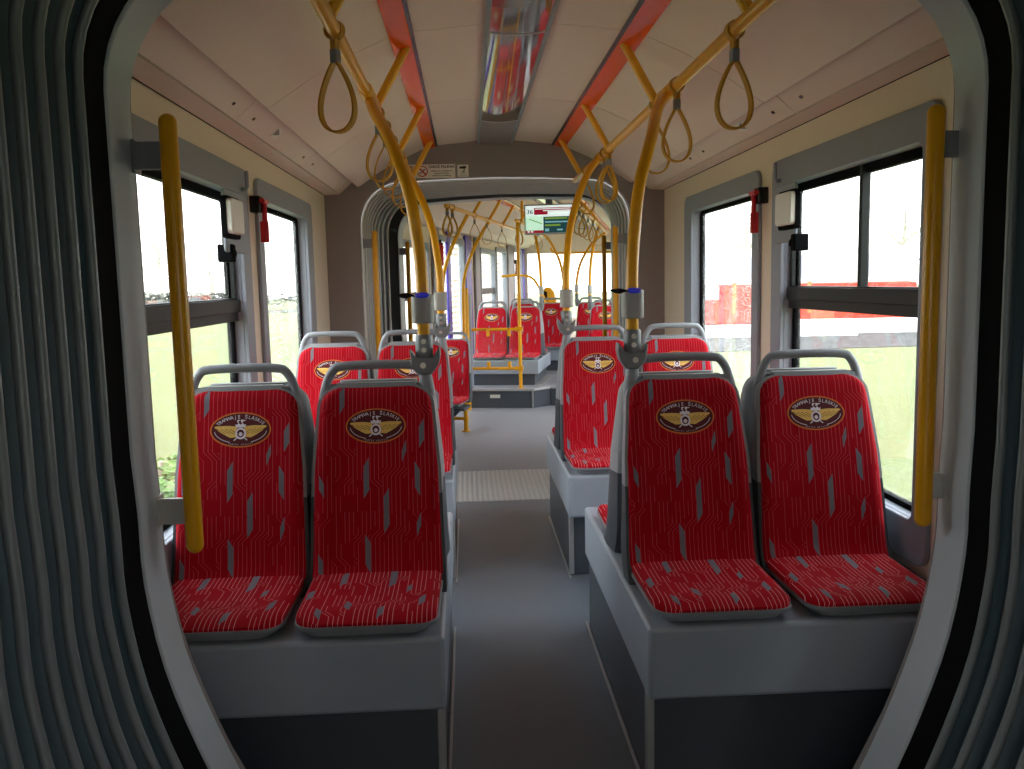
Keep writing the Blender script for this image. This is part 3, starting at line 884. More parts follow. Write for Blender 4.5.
# stanchions with brackets ------------------------------------------------------------------------
def stanchion(x, y, s, label, charger, top_dy, top=None):
    """pole rising from the aisle corner of a seat back to the overhead rail; s side"""
    t = thing('stanchion_pole', label, 'pole', (x, y, 0), 0, 'yellow poles on the seat backs')
    tx = top[0] if top else s * 0.525 - x
    tz = 2.03
    p = [(0, 0, 1.15), (0, 0, 1.28), (0, 0, 1.40), (s * .012, .02, 1.52), (s * .035, .06, 1.66), (s * .09, .14, 1.82), (s * .155, top_dy * .68, 1.945), (tx, top_dy, tz)]
    obj('tube', MB().tube(catmull(p, 6), 0.0188, 14), M['yellow'], t, smooth=60)
    so = MB().tube([(0, 0, 1.14), (0, 0, 1.15), (0, 0, 1.222), (0, 0, 1.228)], [.022, .0265, .0265, .0235], 18)
    sk = obj('socket', so, M['bracket'], t, smooth=40)
    for z in (1.182, 1.208): obj('bolt', MB().tube([(0, -.024, z), (0, -.031, z)], .008, 8), M['steel'], sk)
    # claw plate: from handle shoulder up to the socket
    cl = [(-.044, 1.186), (-.031, 1.168), (-.027, 1.160), (.027, 1.160), (.032, 1.170), (.047, 1.192), (.049, 1.165), (.043, 1.138), (.022, 1.108), (-.012, 1.106), (-.038, 1.132)]
    cl = [(-s * a, b) for a, b in cl]
    c = MB().prism(cl, 'y', -.027, .027)
    cb = obj('claw_bracket', c, M['bracket'], t, bevel=0.006)
    obj('bolt', MB().tube([(s * .004, -.026, 1.136), (s * .004, -.033, 1.136)], .009, 8), M['steel'], cb)
    arm = MB().tube([(0, 0, 1.118), (-s * .002, .0, 1.09), (-s * .010, -.002, 1.05), (-s * .014, -.004, .97)], [.019, .021, .020, .014], 12)
    obj('shoulder', arm, M['handle'], t, smooth=60)
    if charger:
        zz0, zz1 = 1.262, 1.348
        ch = MB().prism([(a, b) for a, b in rrect(-.033, .033, -.036, .028, .024)], 'z', zz0, zz1)
        k = obj('usb_charger', ch, M['usb_grey'], t, bevel=0.004); 
        q = [(0.022 * cos(2 * PI * i / 20), -0.026 + 0.012 * sin(2 * PI * i / 20)) for i in range(20)]
        pm = MB(); base = [(a, b - .004, zz1 - .0045 + .5 * (b + .026)) for a, b in q]; topv = [(a * .92, b - .008, zz1 + .0005 + .5 * (b + .026)) for a, b in q]
        pm.add(base + topv, [(i, (i + 1) % 20, 20 + (i + 1) % 20, 20 + i) for i in range(20)] + [tuple(range(20, 40)), tuple(range(19, -1, -1))])
        po = obj('usb_port', pm, M['usb_blue'], k, smooth=40)
        cap = MB().tube([(-.020, -.044, zz1 - .004), (-.032, -.046, zz1 - .002), (-.045, -.046, zz1 - .003), (-.060, -.046, zz1 - .002), (-.075, -.045, zz1)], [.0025, .0045, .009, .007, .002], 10)
        obj('port_cap', cap, M['black_gloss'], k, smooth=60)
    else:
        ch = MB().prism([(a, b) for a, b in rrect(-.033, .033, -.036, .028, .024)], 'z', 1.245, 1.335)
        k = obj('sleeve_box', ch, M['usb_grey'], t, bevel=0.004)
        for a in (-.025, .025):
            for z in (1.256, 1.324): obj('screw', MB().tube([(a, -.036, z), (a, -.039, z)], .004, 8), M['steel'], k)
    return t
stanchion(0.297, 2.669, 1, 'yellow curved pole with blue charger on the front right aisle seat', True, 0.51)
stanchion(-0.337, 2.669, -1, 'yellow curved pole with blue charger on the front left aisle seat', True, 0.51)
stanchion(0.297, 4.459, 1, 'yellow curved pole with grey sleeve on the second right aisle seat', False, 0.34)
stanchion(-0.337, 4.459, -1, 'yellow curved pole with grey sleeve on the second left aisle seat', False, 0.34)

# overhead rails, struts, strips, straps -------------------------------------------------------------
def rail(s, label, y0, y1, struts, xf=None, x=0.525, sleeve=()):
    t = thing('grab_rail', label, 'handrail', (0, 0, 0), 0, None)
    def F(p): return (xf @ Vector(p)) if xf else Vector(p)
    obj('tube', MB().tube([F((s * x, y0, 2.03)), F((s * x, (y0 + y1) / 2, 2.03)), F((s * x, y1, 2.03))], 0.0185, 14, round_cap=True), M['yellow'], t, smooth=60)
    for y in struts:
        m = MB().tube([F((s * .400, y, 2.247)), F((s * (x - .008), y, 2.04))], .0165, 12)
        obj('strut', m, M['yellow'], t, smooth=60)
    for a, b in sleeve:
        m = MB().tube([F((s * x, a, 2.03)), F((s * x, a + .01, 2.03)), F((s * x, b - .01, 2.03)), F((s * x, b, 2.03))], [.021, .0245, .0245, .021], 14)
        obj('clamp_sleeve', m, M['yellow'], t, smooth=60)
    return t
rail(1, 'yellow overhead grab rail along the right side of the middle car', 1.97, 5.87, (2.26, 3.36, 4.48, 5.56), sleeve=((3.12, 3.30), (4.74, 4.88)))
rail(-1, 'yellow overhead grab rail along the left side of the middle car', 1.97, 5.87, (2.26, 3.38, 4.50, 5.56), sleeve=((3.05, 3.36), (4.74, 4.88)))
def strip_light(s, label, y0, y1, xf=None):
    t = thing('ceiling_strip', label, 'ceiling strip', (0, 0, 0))
    m = MB().prism([(s * .378, 2.2545), (s * .452, 2.2365), (s * .45, 2.229), (s * .41, 2.238), (s * .380, 2.247)], 'y', y0, y1)
    k = MB().prism([(s * .366, 2.258), (s * .379, 2.2545), (s * .379, 2.246), (s * .366, 2.250)], 'y', y0, y1)
    if xf: m.xf(xf); k.xf(xf)
    obj('cover', m, M['orange'], t); obj('edge_profile', k, M['black_gloss'], t)
    return t
strip_light(1, 'glossy orange strip on the ceiling right of the central light', CEIL_Y0 + .05, CEIL_Y1)
strip_light(-1, 'glossy orange strip on the ceiling left of the central light', CEIL_Y0 + .05, CEIL_Y1)
def ceil_light(label, y0, y1, joints, xf=None, endcap=0.62):
    t = thing('ceiling_light', label, 'ceiling light', (0, 0, 0))
    fr = MB()
    for s in (1, -1): fr.prism([(s * .100, 2.283), (s * .116, 2.281), (s * .118, 2.262), (s * .104, 2.257), (s * .098, 2.262)], 'y', y0, y1)
    prof = [(-.100, 2.262)] + [(-.1 + .2 * k / 12, 2.262 - .010 * (1 - ((k - 6) / 6) ** 2)) for k in range(1, 12)] + [(.100, 2.262)]
    le = MB(); top = [(x, z + .006) for x, z in prof][::-1]
    le.prism(prof + top, 'y', y0, y1 - endcap)
    ec = MB(); prof2 = [(x, z + .001) for x, z in prof]; ec.prism(prof2 + [(x, z + .02) for x, z in prof][::-1], 'y', y1 - endcap, y1)
    jo = []
    for y in joints:
        j = MB(); pr = [(x * 1.0, z - .002) for x, z in prof]; j.prism(pr + [(x, z + .004) for x, z in prof][::-1], 'y', y - .006, y + .006); jo.append(j)
    for m in [fr, le, ec] + jo:
        if xf: m.xf(xf)
    obj('frame', fr, M['trim_grey'], t); obj('cover', le, M['lens'], t, smooth=60); obj('end_cap', ec, M['bulk'], t, smooth=60)
    for j in jo: obj('joint_band', j, M['alu'], t)
    return t
ceil_light('long glossy ceiling light reflecting red seats above the middle aisle', CEIL_Y0 + .05, CEIL_Y1 - .02, (3.25, 4.98), None, 0.80)

def make_strap():
    t = thing('hanging_strap', 'x', 'strap', (0, 0, 0))
    # loop in the local XZ plane, rail at the origin (running along y)
    pts = [(0.0035, -.068)]
    N = 34
    loop = []
    for k in range(N + 1):
        a = 2 * PI * k / N
        x = 0.066 * sin(a) * (sin(a / 2) ** 1.15); z = -.070 - 0.185 * (0.5 - 0.5 * cos(a))
        loop.append(Vector((x, 0, z)))
    fr = []
    for i in range(len(loop)):
        tg = (loop[min(i + 1, N)] - loop[max(i - 1, 0)]).normalized(); yv = Vector((0, 1, 0)); fr.append((yv, tg.cross(yv)))
    m = MB().sweep(loop, [(-.011, -.0028), (.011, -.0028), (.011, .0028), (-.011, .0028)], fr)
    obj('loop', m, M['strap'], t, smooth=30)
    up = []
    for k in range(25):
        a = -PI / 2 + 0.28 + (2 * PI - 0.56) * k / 24
        up.append(Vector((0.0235 * cos(a), 0, 0.0235 * sin(a))))
    up = [Vector((.004, 0, -.07)), Vector((.006, 0, -.045))] + up + [Vector((-.006, 0, -.045)), Vector((-.004, 0, -.07))]
    fr = []
    for i in range(len(up)):
        tg = (up[min(i + 1, len(up) - 1)] - up[max(i - 1, 0)]).normalized(); fr.append((Vector((0, 1, 0)), tg.cross(Vector((0, 1, 0)))))
    m = MB().sweep(up, [(-.011, -.0022), (.011, -.0022), (.011, .0022), (-.011, .0022)], fr)
    obj('hanger', m, M['strap'], t, smooth=30)
    obj('clasp', MB().box(-.0105, .0105, -.0125, .0125, -.082, -.048), M['bracket'], t, bevel=0.003)
    return t
strap0 = make_strap(); sfirst = [True]
def strap(x, y, rz, label, xf=None, group='yellow hanging straps'):
    global strap0
    if sfirst[0]: o = strap0; sfirst[0] = False
    else: o = dup(strap0)
    o['label'] = label; o['group'] = group
    o.location = (xf @ Vector((x, y, 2.03))) if xf else (x, y, 2.03)
    o.rotation_euler = (0, 0, rz - (TH if xf else 0))
GS1, GS2 = 'hanging straps on the right rail', 'hanging straps on the left rail'
for y, rz, lab in ((2.40, .15, 'yellow hanging strap nearest the camera on the right rail'), (3.05, .1, 'yellow hanging strap just before the right pole joint'),
                   (3.38, .0, 'yellow hanging strap just behind the right pole joint'), (4.50, .5, 'first of three bunched yellow straps at the far right rail'),
                   (4.62, -.5, 'second of three bunched yellow straps at the far right rail'), (5.35, .2, 'farthest yellow hanging strap on the right rail')):
    strap(.525, y, rz, lab, None, GS1)
for y, rz, lab in ((2.37, -.35, 'yellow hanging strap nearest the camera on the left rail'), (3.48, -.2, 'yellow hanging strap just behind the left pole joint'),
                   (3.78, .2, 'second yellow strap behind the left pole joint'), (4.15, .0, 'third yellow strap behind the left pole joint'),
                   (4.65, -.2, 'fourth yellow strap behind the left pole joint'), (5.2, .2, 'farthest yellow hanging strap on the left rail')):
    strap(-.525, y, rz, lab, None, GS2)

# vertical grab poles at the gangways -----------------------------------------------------------------
def grab_pole(x, y, s, label, z0=.835, z1=1.715, xf=None, dark=True):
    t = thing('grab_pole', label, 'pole', (0, 0, 0), 0, 'vertical yellow poles at the gangways')
    def F(p): return (xf @ Vector(p)) if xf else Vector(p)
    m = MB().tube([F((x, y, z0)), F((x, y, (z0 + z1) / 2)), F((x, y, z1))], .0182, 16, round_cap=True)
    obj('bar', m, M['yellow'], t, smooth=60)
    for z, mm in ((z1 - .065, 'bracket'), (z0 + .075, 'steel')):
        b = MB().box(*sorted((x + s * .012, x + s * .075)), y - .006, y + .006, z - .028, z + .028)
        b.box(*sorted((x + s * .068, x + s * .076)), y - .006, y + .03, z - .034, z + .034)
        if xf: b.xf(xf)
        obj('wall_bracket', b, M[mm], t, bevel=0.003)
    return t
grab_pole(-0.800, 1.87, -1, 'thick yellow vertical pole on the left of the near gangway frame')
grab_pole(0.798, 1.87, 1, 'thick yellow vertical pole on the right of the near gangway frame')
grab_pole(-0.79, 5.80, -1, 'yellow vertical pole at the left edge of the far gangway', .775, 1.71)
grab_pole(0.775, 5.80, 1, 'yellow vertical pole at the right edge of the far gangway', .775, 1.71)
grab_pole(-0.80, 0.50, -1, 'yellow vertical pole behind the far gangway on the left', .775, 1.71, T3)
grab_pole(0.80, 0.50, 1, 'yellow vertical pole behind the far gangway on the right', .775, 1.71, T3)

# signs on the far bulkhead ---------------------------------------------------------------------------
def flat(mb, vs, fs, y): mb.add([(x, y, z) for x, z in vs], fs)
def put_text(mb, body, size, cx, cz, y, bold=0.0):
    vs, fs, w = text_polys(body, size, bold); mb.add([(cx + a, y, cz + b) for a, b in vs], fs)
def sign_no_smoking():
    t = thing('no_smoking_sign', 'white no smoking notice with red circles on the far bulkhead', 'sign', (0, 5.798, 2.095))
    obj('board', MB().prism(rrect(-.60, -.258, -.043, .043, .006), 'y', -.004, 0), M['sign_white'], t)
    c = MB()
    for cx in (-.548, -.468):
        flat(c, *annulus(cx, 0, .035, .035, .006, 32), -.0048)
        a, b = .022, .0035; c.add([(cx - a - b, -.0048, a - b), (cx - a + b, -.0048, a + b), (cx + a + b, -.0048, -a + b), (cx + a - b, -.0048, -a - b)], [(0, 1, 2, 3)])
    obj('red_circles', c, M['ink_red'], t)
    k = MB(); 
    for cx in (-.548, -.468):
        k.add([(cx - .02, -.0046, -.013), (cx - .016, -.0046, -.017), (cx + .021, -.0046, .012), (cx + .017, -.0046, .016)], [(0, 1, 2, 3)])
    put_text(k, 'ZAKAZ PALENIA', .0225, -.345, .020, -.0046, .0006)
    for i, tx in enumerate(('PAPIEROS\u00d3W I E-PAPIEROS\u00d3W', 'ORAZ SPO\u017bYWANIA', 'ALKOHOLU W TRAMWAJU')): put_text(k, tx, .0098, -.345, -.003 - i * .0145, -.0046, .0003)
    obj('lettering', k, M['ink'], t)
    t2 = thing('camera_notice', 'small white surveillance camera notice on the far bulkhead', 'sign', (0, 5.798, 2.095))
    obj('board', MB().prism(rrect(-.244, -.172, -.038, .038, .005), 'y', -.004, 0), M['sign_white'], t2)
    p = MB(); flat(p, *poly([(-.228, .012), (-.232, .026), (-.190, .030), (-.186, .016)]), -.0046); flat(p, *poly([(-.206, .014), (-.196, .015), (-.200, -.004), (-.214, -.002), (-.214, -.007), (-.196, -.009)]), -.0046)
    put_text(p, 'obiekt', .011, -.208, -.020, -.0046); put_text(p, 'monitorowany', .008, -.208, -.031, -.0046)
    obj('pictogram', p, M['ink'], t2)
sign_no_smoking()

# small fittings on the ceiling covers
def cover_pt(s, y, q):  # on sloping cover, q 0..1 from outer edge to inner
    return Vector((s * (.998 - .078 * q), y, 1.962 + .070 * q))
def cover_patch(s, y0, y1, q0, q1, d):
    n = Vector((-s * .070, 0, -.078)).normalized()
    return [cover_pt(s, y, q) + n * d for y, q in ((y0, q0), (y1, q0), (y1, q1), (y0, q1))]
for s, side in ((-1, 'left'), (1, 'right')):
    t = thing('cover_sticker', 'small triangle warning sticker on the %s ceiling cover' % side, 'sticker', (0, 0, 0))
    y = 3.72
    m = MB().add(cover_patch(s, y - .045, y + .045, .30, .78, .0015) + cover_patch(s, y - .045, y + .045, .30, .78, .0), [(0, 1, 2, 3), (7, 6, 5, 4), (0, 4, 5, 1), (1, 5, 6, 2), (2, 6, 7, 3), (3, 7, 4, 0)])
    obj('label_sheet', m, M['sign_white'], t)
    m = MB(); a = cover_patch(s, y - .036, y + .036, .36, .72, .0022); m.add([a[0], a[3], (a[1] + a[2]) / 2], [(0, 1, 2)])
    obj('triangle', m, M['bulk'], t)
    for i, (yy, q) in enumerate(((3.08, .42), (3.36, .42), (4.35, .42), (4.6, .42))):
        c = cover_patch(s, yy - .012, yy + .012, q - .06, q + .06, .001)
        m = MB().add(c + cover_patch(s, yy - .012, yy + .012, q - .06, q + .06, -.002), [(0, 1, 2, 3), (7, 6, 5, 4), (0, 4, 5, 1), (1, 5, 6, 2), (2, 6, 7, 3), (3, 7, 4, 0)])
        o = obj('cover_lock', m, M['black_gloss'])
        tag(o, 'small black square lock on the %s ceiling cover, %s' % (side, ('nearest of four', 'second of four from the camera', 'third of four from the camera', 'farthest of four')[i]), 'lock', 'cover locks on the %s' % side)

# ======================================================================================== rear car
XF = T3
# walls with window and door openings
def wall3(side, s):
    xs = sorted((s * 1.10, s * 1.16))
    if s < 0: holes = [(1.0, 2.25, .66, 1.75), (2.80, 3.98, .06, 1.86), (5.05, 6.10, .70, 1.80), (6.25, 7.1, .66, 1.85), (7.9, 8.75, .30, 1.9)]
    else: holes = [(1.0, 2.3, .66, 1.75), (2.8, 4.2, .30, 1.9), (4.6, 5.8, .66, 1.75), (6.1, 8.7, .66, 1.75)]
    mb = wall_cells(xs[0], xs[1], .62, 9.0, -.05, 1.954, holes).xf(T3)
    struct('wall_rear_' + side, mb, M['cream_wall'], smooth=0)
    global nwin
    for h in holes:
        nwin += 1
        k = MB().ring(rrect(h[0] - .04, h[1] + .04, h[2] - .04, h[3] + .04, .05), rrect(h[0] + .025, h[1] - .025, h[2] + .025, h[3] - .025, .03), 'x', s * 1.075, s * 1.14).xf(T3)
        fr = struct('window_%d' % nwin, k, M['trim_grey'], bevel=.004)
        obj('pane', MB().box(*sorted((s * 1.118, s * 1.122)), h[0] + .01, h[1] - .01, h[2] + .01, h[3] - .01).xf(T3), M['glass'], fr)
        if h[1] - h[0] > 1.0 and h[2] > .6:
            obj('window_bar', MB().box(*sorted((s * 1.09, s * 1.125)), h[0], h[1], 1.22, 1.30).xf(T3), M['bar_green'], fr, bevel=.003)
wall3('left', -1); wall3('right', 1)
# door pillars
def pillar(y0, y1, m, label, x0=-1.10, x1=-1.065, z0=0.0, z1=1.95):
    o = obj('door_pillar', MB().box(x0, x1, y0, y1, z0, z1).xf(T3), M[m], None, bevel=.015, segs=3); tag(o, label, 'pillar', None)
pillar(2.42, 2.72, 'pillar', 'dark grey door pillar left of the rear car doorway')
pillar(3.08, 3.24, 'violet', 'narrow violet post inside the rear car doorway glass', -1.10, -1.07)
pillar(4.02, 4.40, 'violet', 'broad violet pillar right of the rear car doorway')
pillar(4.62, 4.92, 'pillar', 'grey pinkish pillar between violet pillar and rear window')
pillar(7.2, 7.75, 'pillar', 'grey pillar beside the rearmost doorway')
pillar(8.76, 8.98, 'violet', 'violet pillar at the rearmost doorway')
# end wall
ew = MB()
for a, b, c, d in ((-1.1, 1.1, -.05, .72), (-1.1, 1.1, 1.86, 2.3), (-1.1, -1.02, .72, 1.86), (1.02, 1.1, .72, 1.86), (-.34, -.32, .72, 1.86)): ew.box(a, b, 9.0, 9.05, c, d)
struct('wall_end', ew.xf(T3), M['cream_wall'], smooth=0)
nwin += 1
struct('window_%d' % nwin, MB().box(-1.03, 1.03, 9.02, 9.026, .71, 1.87).xf(T3), M['glass'], smooth=0)

# raised platform with step
pf = thing('raised_platform', 'raised grey floor platform with pale edge in the rear car', 'platform', (0, 0, 0))
out = [(-1.09, 2.92), (-.125, 2.92), (.04, 3.12), (1.09, 3.12), (1.09, 8.98), (-1.09, 8.98)]
obj('step_riser', MB().prism([(x, y + .012) for x, y in out], 'z', 0, .186).xf(T3), M['skirt'], pf)
obj('platform_floor', MB().prism(out, 'z', .186, .205).xf(T3), M['floor3'], pf)
e = MB()
e.bar((-.80, 2.925, .2), (-.125, 2.925, .2), .03, .024); e.bar((-.125, 2.925, .2), (.04, 3.125, .2), .03, .024); e.bar((.04, 3.125, .2), (1.0, 3.125, .2), .03, .024)
obj('step_edge', e.xf(T3), M['alu'], pf, bevel=.003)
obj('vent_plate', MB().box(-.60, -.49, 2.915, 2.935, .11, .145).xf(T3), M['sign_white'], pf)
obj('corner_post', MB().box(-.135, -.118, 2.908, 2.93, 0.002, .19).xf(T3), M['alu'], pf)

def podium3(label, x0, x1, y0, y1, ramp=True, zb=.205):
    t = thing('seat_podium', label, 'podium', (0, 0, 0), 0, 'seat podiums of the rear car')
    obj('tray', MB().box(x0, x1, y0, y1, .335, .488).xf(T3), M['box'], t, bevel=.008)
    obj('skirt', MB().box(x0 + .012, x1 - .05, y0 + .05, y1 - .03, zb, .338).xf(T3), M['skirt'], t)
    if ramp:
        r = MB().box(x1 - .045, x1 + .06, y0 + .06, y1 - .1, zb + .0005, zb + .012).xf(T3)
        obj('kick_plate', r, M['alu'], t)
    return t
podium3('grey podium under the first left seats of the rear car', -.93, -.105, 3.28, 4.47)
podium3('grey podium under the second left seats of the rear car', -.75, -.02, 4.95, 6.1)
podium3('grey podium under the first right seats of the rear car', .42, 1.09, 3.32, 4.55, False)
podium3('grey podium under the second right seats of the rear car', .15, 1.09, 4.95, 6.1, False)
GR = 'red seats of the rear car'
place(-.715, 3.26, 0, 'red seat left of the yellow divider pole in the rear car', GR, ZT, XF)
place(-.312, 3.26, 0, 'red seat right behind the yellow divider pole in the rear car', GR, ZT, XF)
place(-.715, 4.45, PI, 'red rear facing seat behind the left divider seat in the rear car', GR, ZT, XF)
place(-.312, 4.45, PI, 'red rear facing seat behind the right divider seat in the rear car', GR, ZT, XF)
place(-.19, 4.85, 0, 'small distant red seat on the aisle behind the divider seats', GR, ZT, XF)
place(-.59, 4.85, 0, 'small distant red seat hidden behind the left divider seat', GR, ZT, XF)
place(.63, 3.30, 0, 'red seat on the right of the rear car behind the gangway pole', GR, ZT, XF)
place(.345, 4.85, 0, 'farthest red seat on the right of the rear car', GR, ZT, XF)
place(.75, 4.85, 0, 'farthest red seat at the right wall of the rear car', GR, ZT, XF)
# low single seat with yellow leg
sl = place(-.735, 1.16, 0, 'single low red seat on a yellow leg before the rear doorway', GR, .25, XF)
t = thing('seat_support', 'yellow leg with dark brackets under the single low red seat', 'seat support', (0, 0, 0))
L = MB().tube([W3(-.55, 1.40, .0), W3(-.55, 1.40, .22)], .02, 12); L.tube([W3(-.55, 1.40, 0), W3(-.55, 1.40, .012)], .038, 14); L.tube([W3(-.72, 1.42, .12), W3(-.55, 1.40, .12)], .016, 10); L.tube([W3(-.55, 1.40, .10), W3(-.55, 1.40, .14)], .026, 12)
obj('leg', L, M['yellow'], t, smooth=50)
bk2 = MB().bar(W3(-.80, 1.48, .02), W3(-.60, 1.40, .215), .03, .03); bk2.add(*(lambda q: (q.v, q.f))(MB().box(-.88, -.53, 1.26, 1.54, .21, .234).xf(T3)))
obj('brace', bk2, M['skirt'], t)

# divider: pole, two rails, glass
dv = thing('divider_screen', 'yellow framed glass divider in front of the rear car seats', 'divider', (0, 0, 0))
px, py = -.266, 2.99
obj('post', MB().tube([W3(px, py, .206), W3(px, py, 1.1), W3(px, py, 2.03)], .019, 14), M['yellow'], dv, smooth=60)
obj('base_flange', MB().tube([W3(px, py, .205), W3(px, py, .216)], .036, 16), M['yellow'], dv)
for z in (.862, .430): 
    r = obj('crossbar', MB().tube([W3(-.80, py, z), W3(px, py, z)], .0165, 12), M['yellow'], dv, smooth=60)
    obj('collar', MB().tube([W3(px - .05, py, z), W3(px + .03, py, z)], .025, 12), M['yellow'], r, smooth=60)
    for x in (-.62, -.385):
        d = -.035 if z > .6 else .035
        obj('glass_clip', MB().box(x - .018, x + .018, py - .02, py + .02, min(z, z + d * 2.2), max(z, z + d * 2.2)).xf(T3), M['yellow'], r, bevel=.006)
obj('glass_sheet', MB().box(-.78, px - .04, py - .003, py + .003, .455, .835).xf(T3), M['glass'], dv)
wp = obj('partition_post', MB().box(-.90, -.80, 2.93, 3.05, .206, 1.25).xf(T3), M['trim_grey'], None, bevel=.02, segs=3); tag(wp, 'grey upright panel at the left end of the yellow divider', 'partition')

# rails and door poles of the rear car
rail(-1, 'yellow overhead rail with straps on the left of the rear car', .78, 5.6, (1.9, 2.75, 3.6, 4.6), XF, .535)
rail(1, 'yellow overhead rail on the right of the rear car', .95, 6.0, (1.9, 2.75, 3.6, 4.6), XF, .545)
ar = thing('grab_rail', 'short yellow ceiling rail above the divider pole in the rear car', 'handrail', (0, 0, 0))
obj('tube', MB().tube([W3(-.262, 2.85, 2.03), W3(-.262, 4.9, 2.03)], .0175, 12, round_cap=True), M['yellow'], ar, smooth=60)
for y in (3.3, 4.3): obj('strut', MB().tube([W3(-.262, y, 2.03), W3(-.262, y, 2.27)], .015, 10), M['yellow'], ar, smooth=60)
strip_light(1, 'orange ceiling strip on the right of the rear car', .7, 8.9, XF); strip_light(-1, 'orange ceiling strip on the left of the rear car', .7, 8.9, XF)
ceil_light('ceiling light above the aisle of the rear car', .75, 8.9, (2.3, 4.0, 5.7, 7.4), XF, .3)
def bent(label, pts, cat='pole', group='curved yellow poles of the rear car'):
    t = obj('curved_pole', MB().tube(catmull([W3(*p) for p in pts], 6), .0185, 12), M['yellow'], None, smooth=60); tag(t, label, cat, group); return t
bent('first curved yellow pole by the rear doorway left', [(-.54, 1.72, 2.03), (-.62, 1.74, 1.9), (-.74, 1.78, 1.68), (-.82, 1.81, 1.45), (-.84, 1.82, 1.2), (-.84, 1.82, .5), (-.84, 1.82, 0)])
bent('second curved yellow pole by the rear doorway right', [(-.54, 2.82, 2.03), (-.63, 2.82, 1.9), (-.75, 2.82, 1.68), (-.83, 2.82, 1.45), (-.85, 2.82, 1.2), (-.85, 2.82, .5), (-.85, 2.82, 0)])
bent('yellow pole straight beside the second curved doorway pole', [(-.80, 2.76, 1.32), (-.80, 2.76, .9), (-.80, 2.76, .3), (-.80, 2.76, 0)])
def stan3(x, y, xt, yt, label):
    t = thing('stanchion_pole', label, 'pole', (0, 0, 0), 0, 'yellow poles on the rear car seat backs')
    obj('tube', MB().tube(catmull([W3(x, y, 1.12), W3(x, y, 1.35), W3(x + (xt - x) * .15, y + (yt - y) * .15, 1.62), W3(x + (xt - x) * .55, y + (yt - y) * .5, 1.88), W3(xt, yt, 2.03)], 6), .0185, 12), M['yellow'], t, smooth=60)
    obj('sleeve_box', MB().tube([W3(x, y, 1.22), W3(x, y, 1.32)], .030, 14), M['usb_grey'], t)
    obj('socket', MB().tube([W3(x, y, 1.10), W3(x, y, 1.20)], .025, 14), M['bracket'], t)
    obj('claw_bracket', MB().tube([W3(x, y, 1.03), W3(x, y, 1.12)], [.02, .036], 10), M['bracket'], t)
stan3(-.13, 3.84, -.262, 4.2, 'yellow pole on the seat right behind the divider')
stan3(-.02, 5.43, -.262, 4.85, 'yellow pole on the distant aisle seat behind the divider')
stan3(.44, 3.93, .545, 4.3, 'yellow pole on the right seat behind the gangway pole')
stan3(.155, 5.43, .545, 5.7, 'yellow pole on the farthest right seat of the rear car')
tb = obj('transverse_rail', MB().tube(catmull([W3(-.42, 7.4, 1.90), W3(-.38, 7.4, 1.83), W3(-.28, 7.4, 1.81), W3(.2, 7.4, 1.81), W3(.7, 7.4, 1.81), W3(.8, 7.4, 1.9)], 6), .018, 12), M['yellow'], None, smooth=60); tag(tb, 'yellow cross rail before the bright end window of the rear car', 'handrail')
hr = obj('loop_rail', MB().tube(catmull([W3(-1.0, 6.2, 1.46), W3(-.75, 6.2, 1.47), W3(-.55, 6.2, 1.42), W3(-.42, 6.2, 1.2), W3(-.36, 6.2, 1.0), W3(-.35, 6.2, .22)], 6), .018, 12), M['yellow'], None, smooth=60); tag(hr, 'bent yellow handrail left of the bright end window', 'handrail')
# yellow ticket machine
vm = thing('ticket_validator', 'yellow ticket machine with dark face beside the bright end window', 'ticket machine', (0, 0, 0))
prof = [(-.12, .206), (.10, .206), (.10, 1.10), (.07, 1.22), (0, 1.29), (-.07, 1.28), (-.12, 1.20)]
obj('body', MB().prism(prof, 'y', 6.35, 6.6).xf(Matrix.Translation(W3(-.33, 6.35, 0) - W3(0, 6.35, 0)) @ T3), M['yellow'], vm, bevel=.02, segs=3)
obj('front_panel', MB().prism([(-.115, 1.0), (-.03, 1.0), (-.03, 1.22), (-.075, 1.24), (-.115, 1.18)], 'y', 6.335, 6.355).xf(Matrix.Translation(W3(-.33, 6.35, 0) - W3(0, 6.35, 0)) @ T3), M['black_gloss'], vm)
# hammers / extinguisher in the rear car
ex = thing('fire_extinguisher', 'dark red extinguisher hanging at the left doorway pillar of the rear car', 'extinguisher', (0, 0, 0))
c = W3(-1.0, 2.46, .04)
obj('cylinder', MB().tube([c + Vector((0, 0, 1.52)), c + Vector((0, 0, 1.54)), c + Vector((0, 0, 1.72)), c + Vector((0, 0, 1.75))], [.026, .031, .031, .014], 16), M['red_plastic'], ex, smooth=50)
obj('valve', MB().tube([c + Vector((0, 0, 1.75)), c + Vector((0, 0, 1.79))], .014, 10).box(c.x - .03, c.x + .03, c.y - .012, c.y + .012, 1.775, 1.795), M['black_gloss'], ex)
for i, (x, y, lab) in enumerate(((-1.07, 1.3 - .45, 'red emergency hammer beside the left pole behind the far gangway'), (-.98, 7.45, 'small distant red hammer beside the bright end window'))):
    t = thing('emergency_hammer', lab, 'hammer', (0, 0, 0))
    c = W3(x, y, 0)
    obj('handle', MB().tube([c + Vector((0, 0, 1.5)), c + Vector((0, 0, 1.68))], [.02, .014], 10), M['red_plastic'], t, smooth=50)
    obj('holder', MB().box(c.x - .03, c.x + .03, c.y - .02, c.y + .03, 1.66, 1.73), M['black_gloss'], t, bevel=.005)

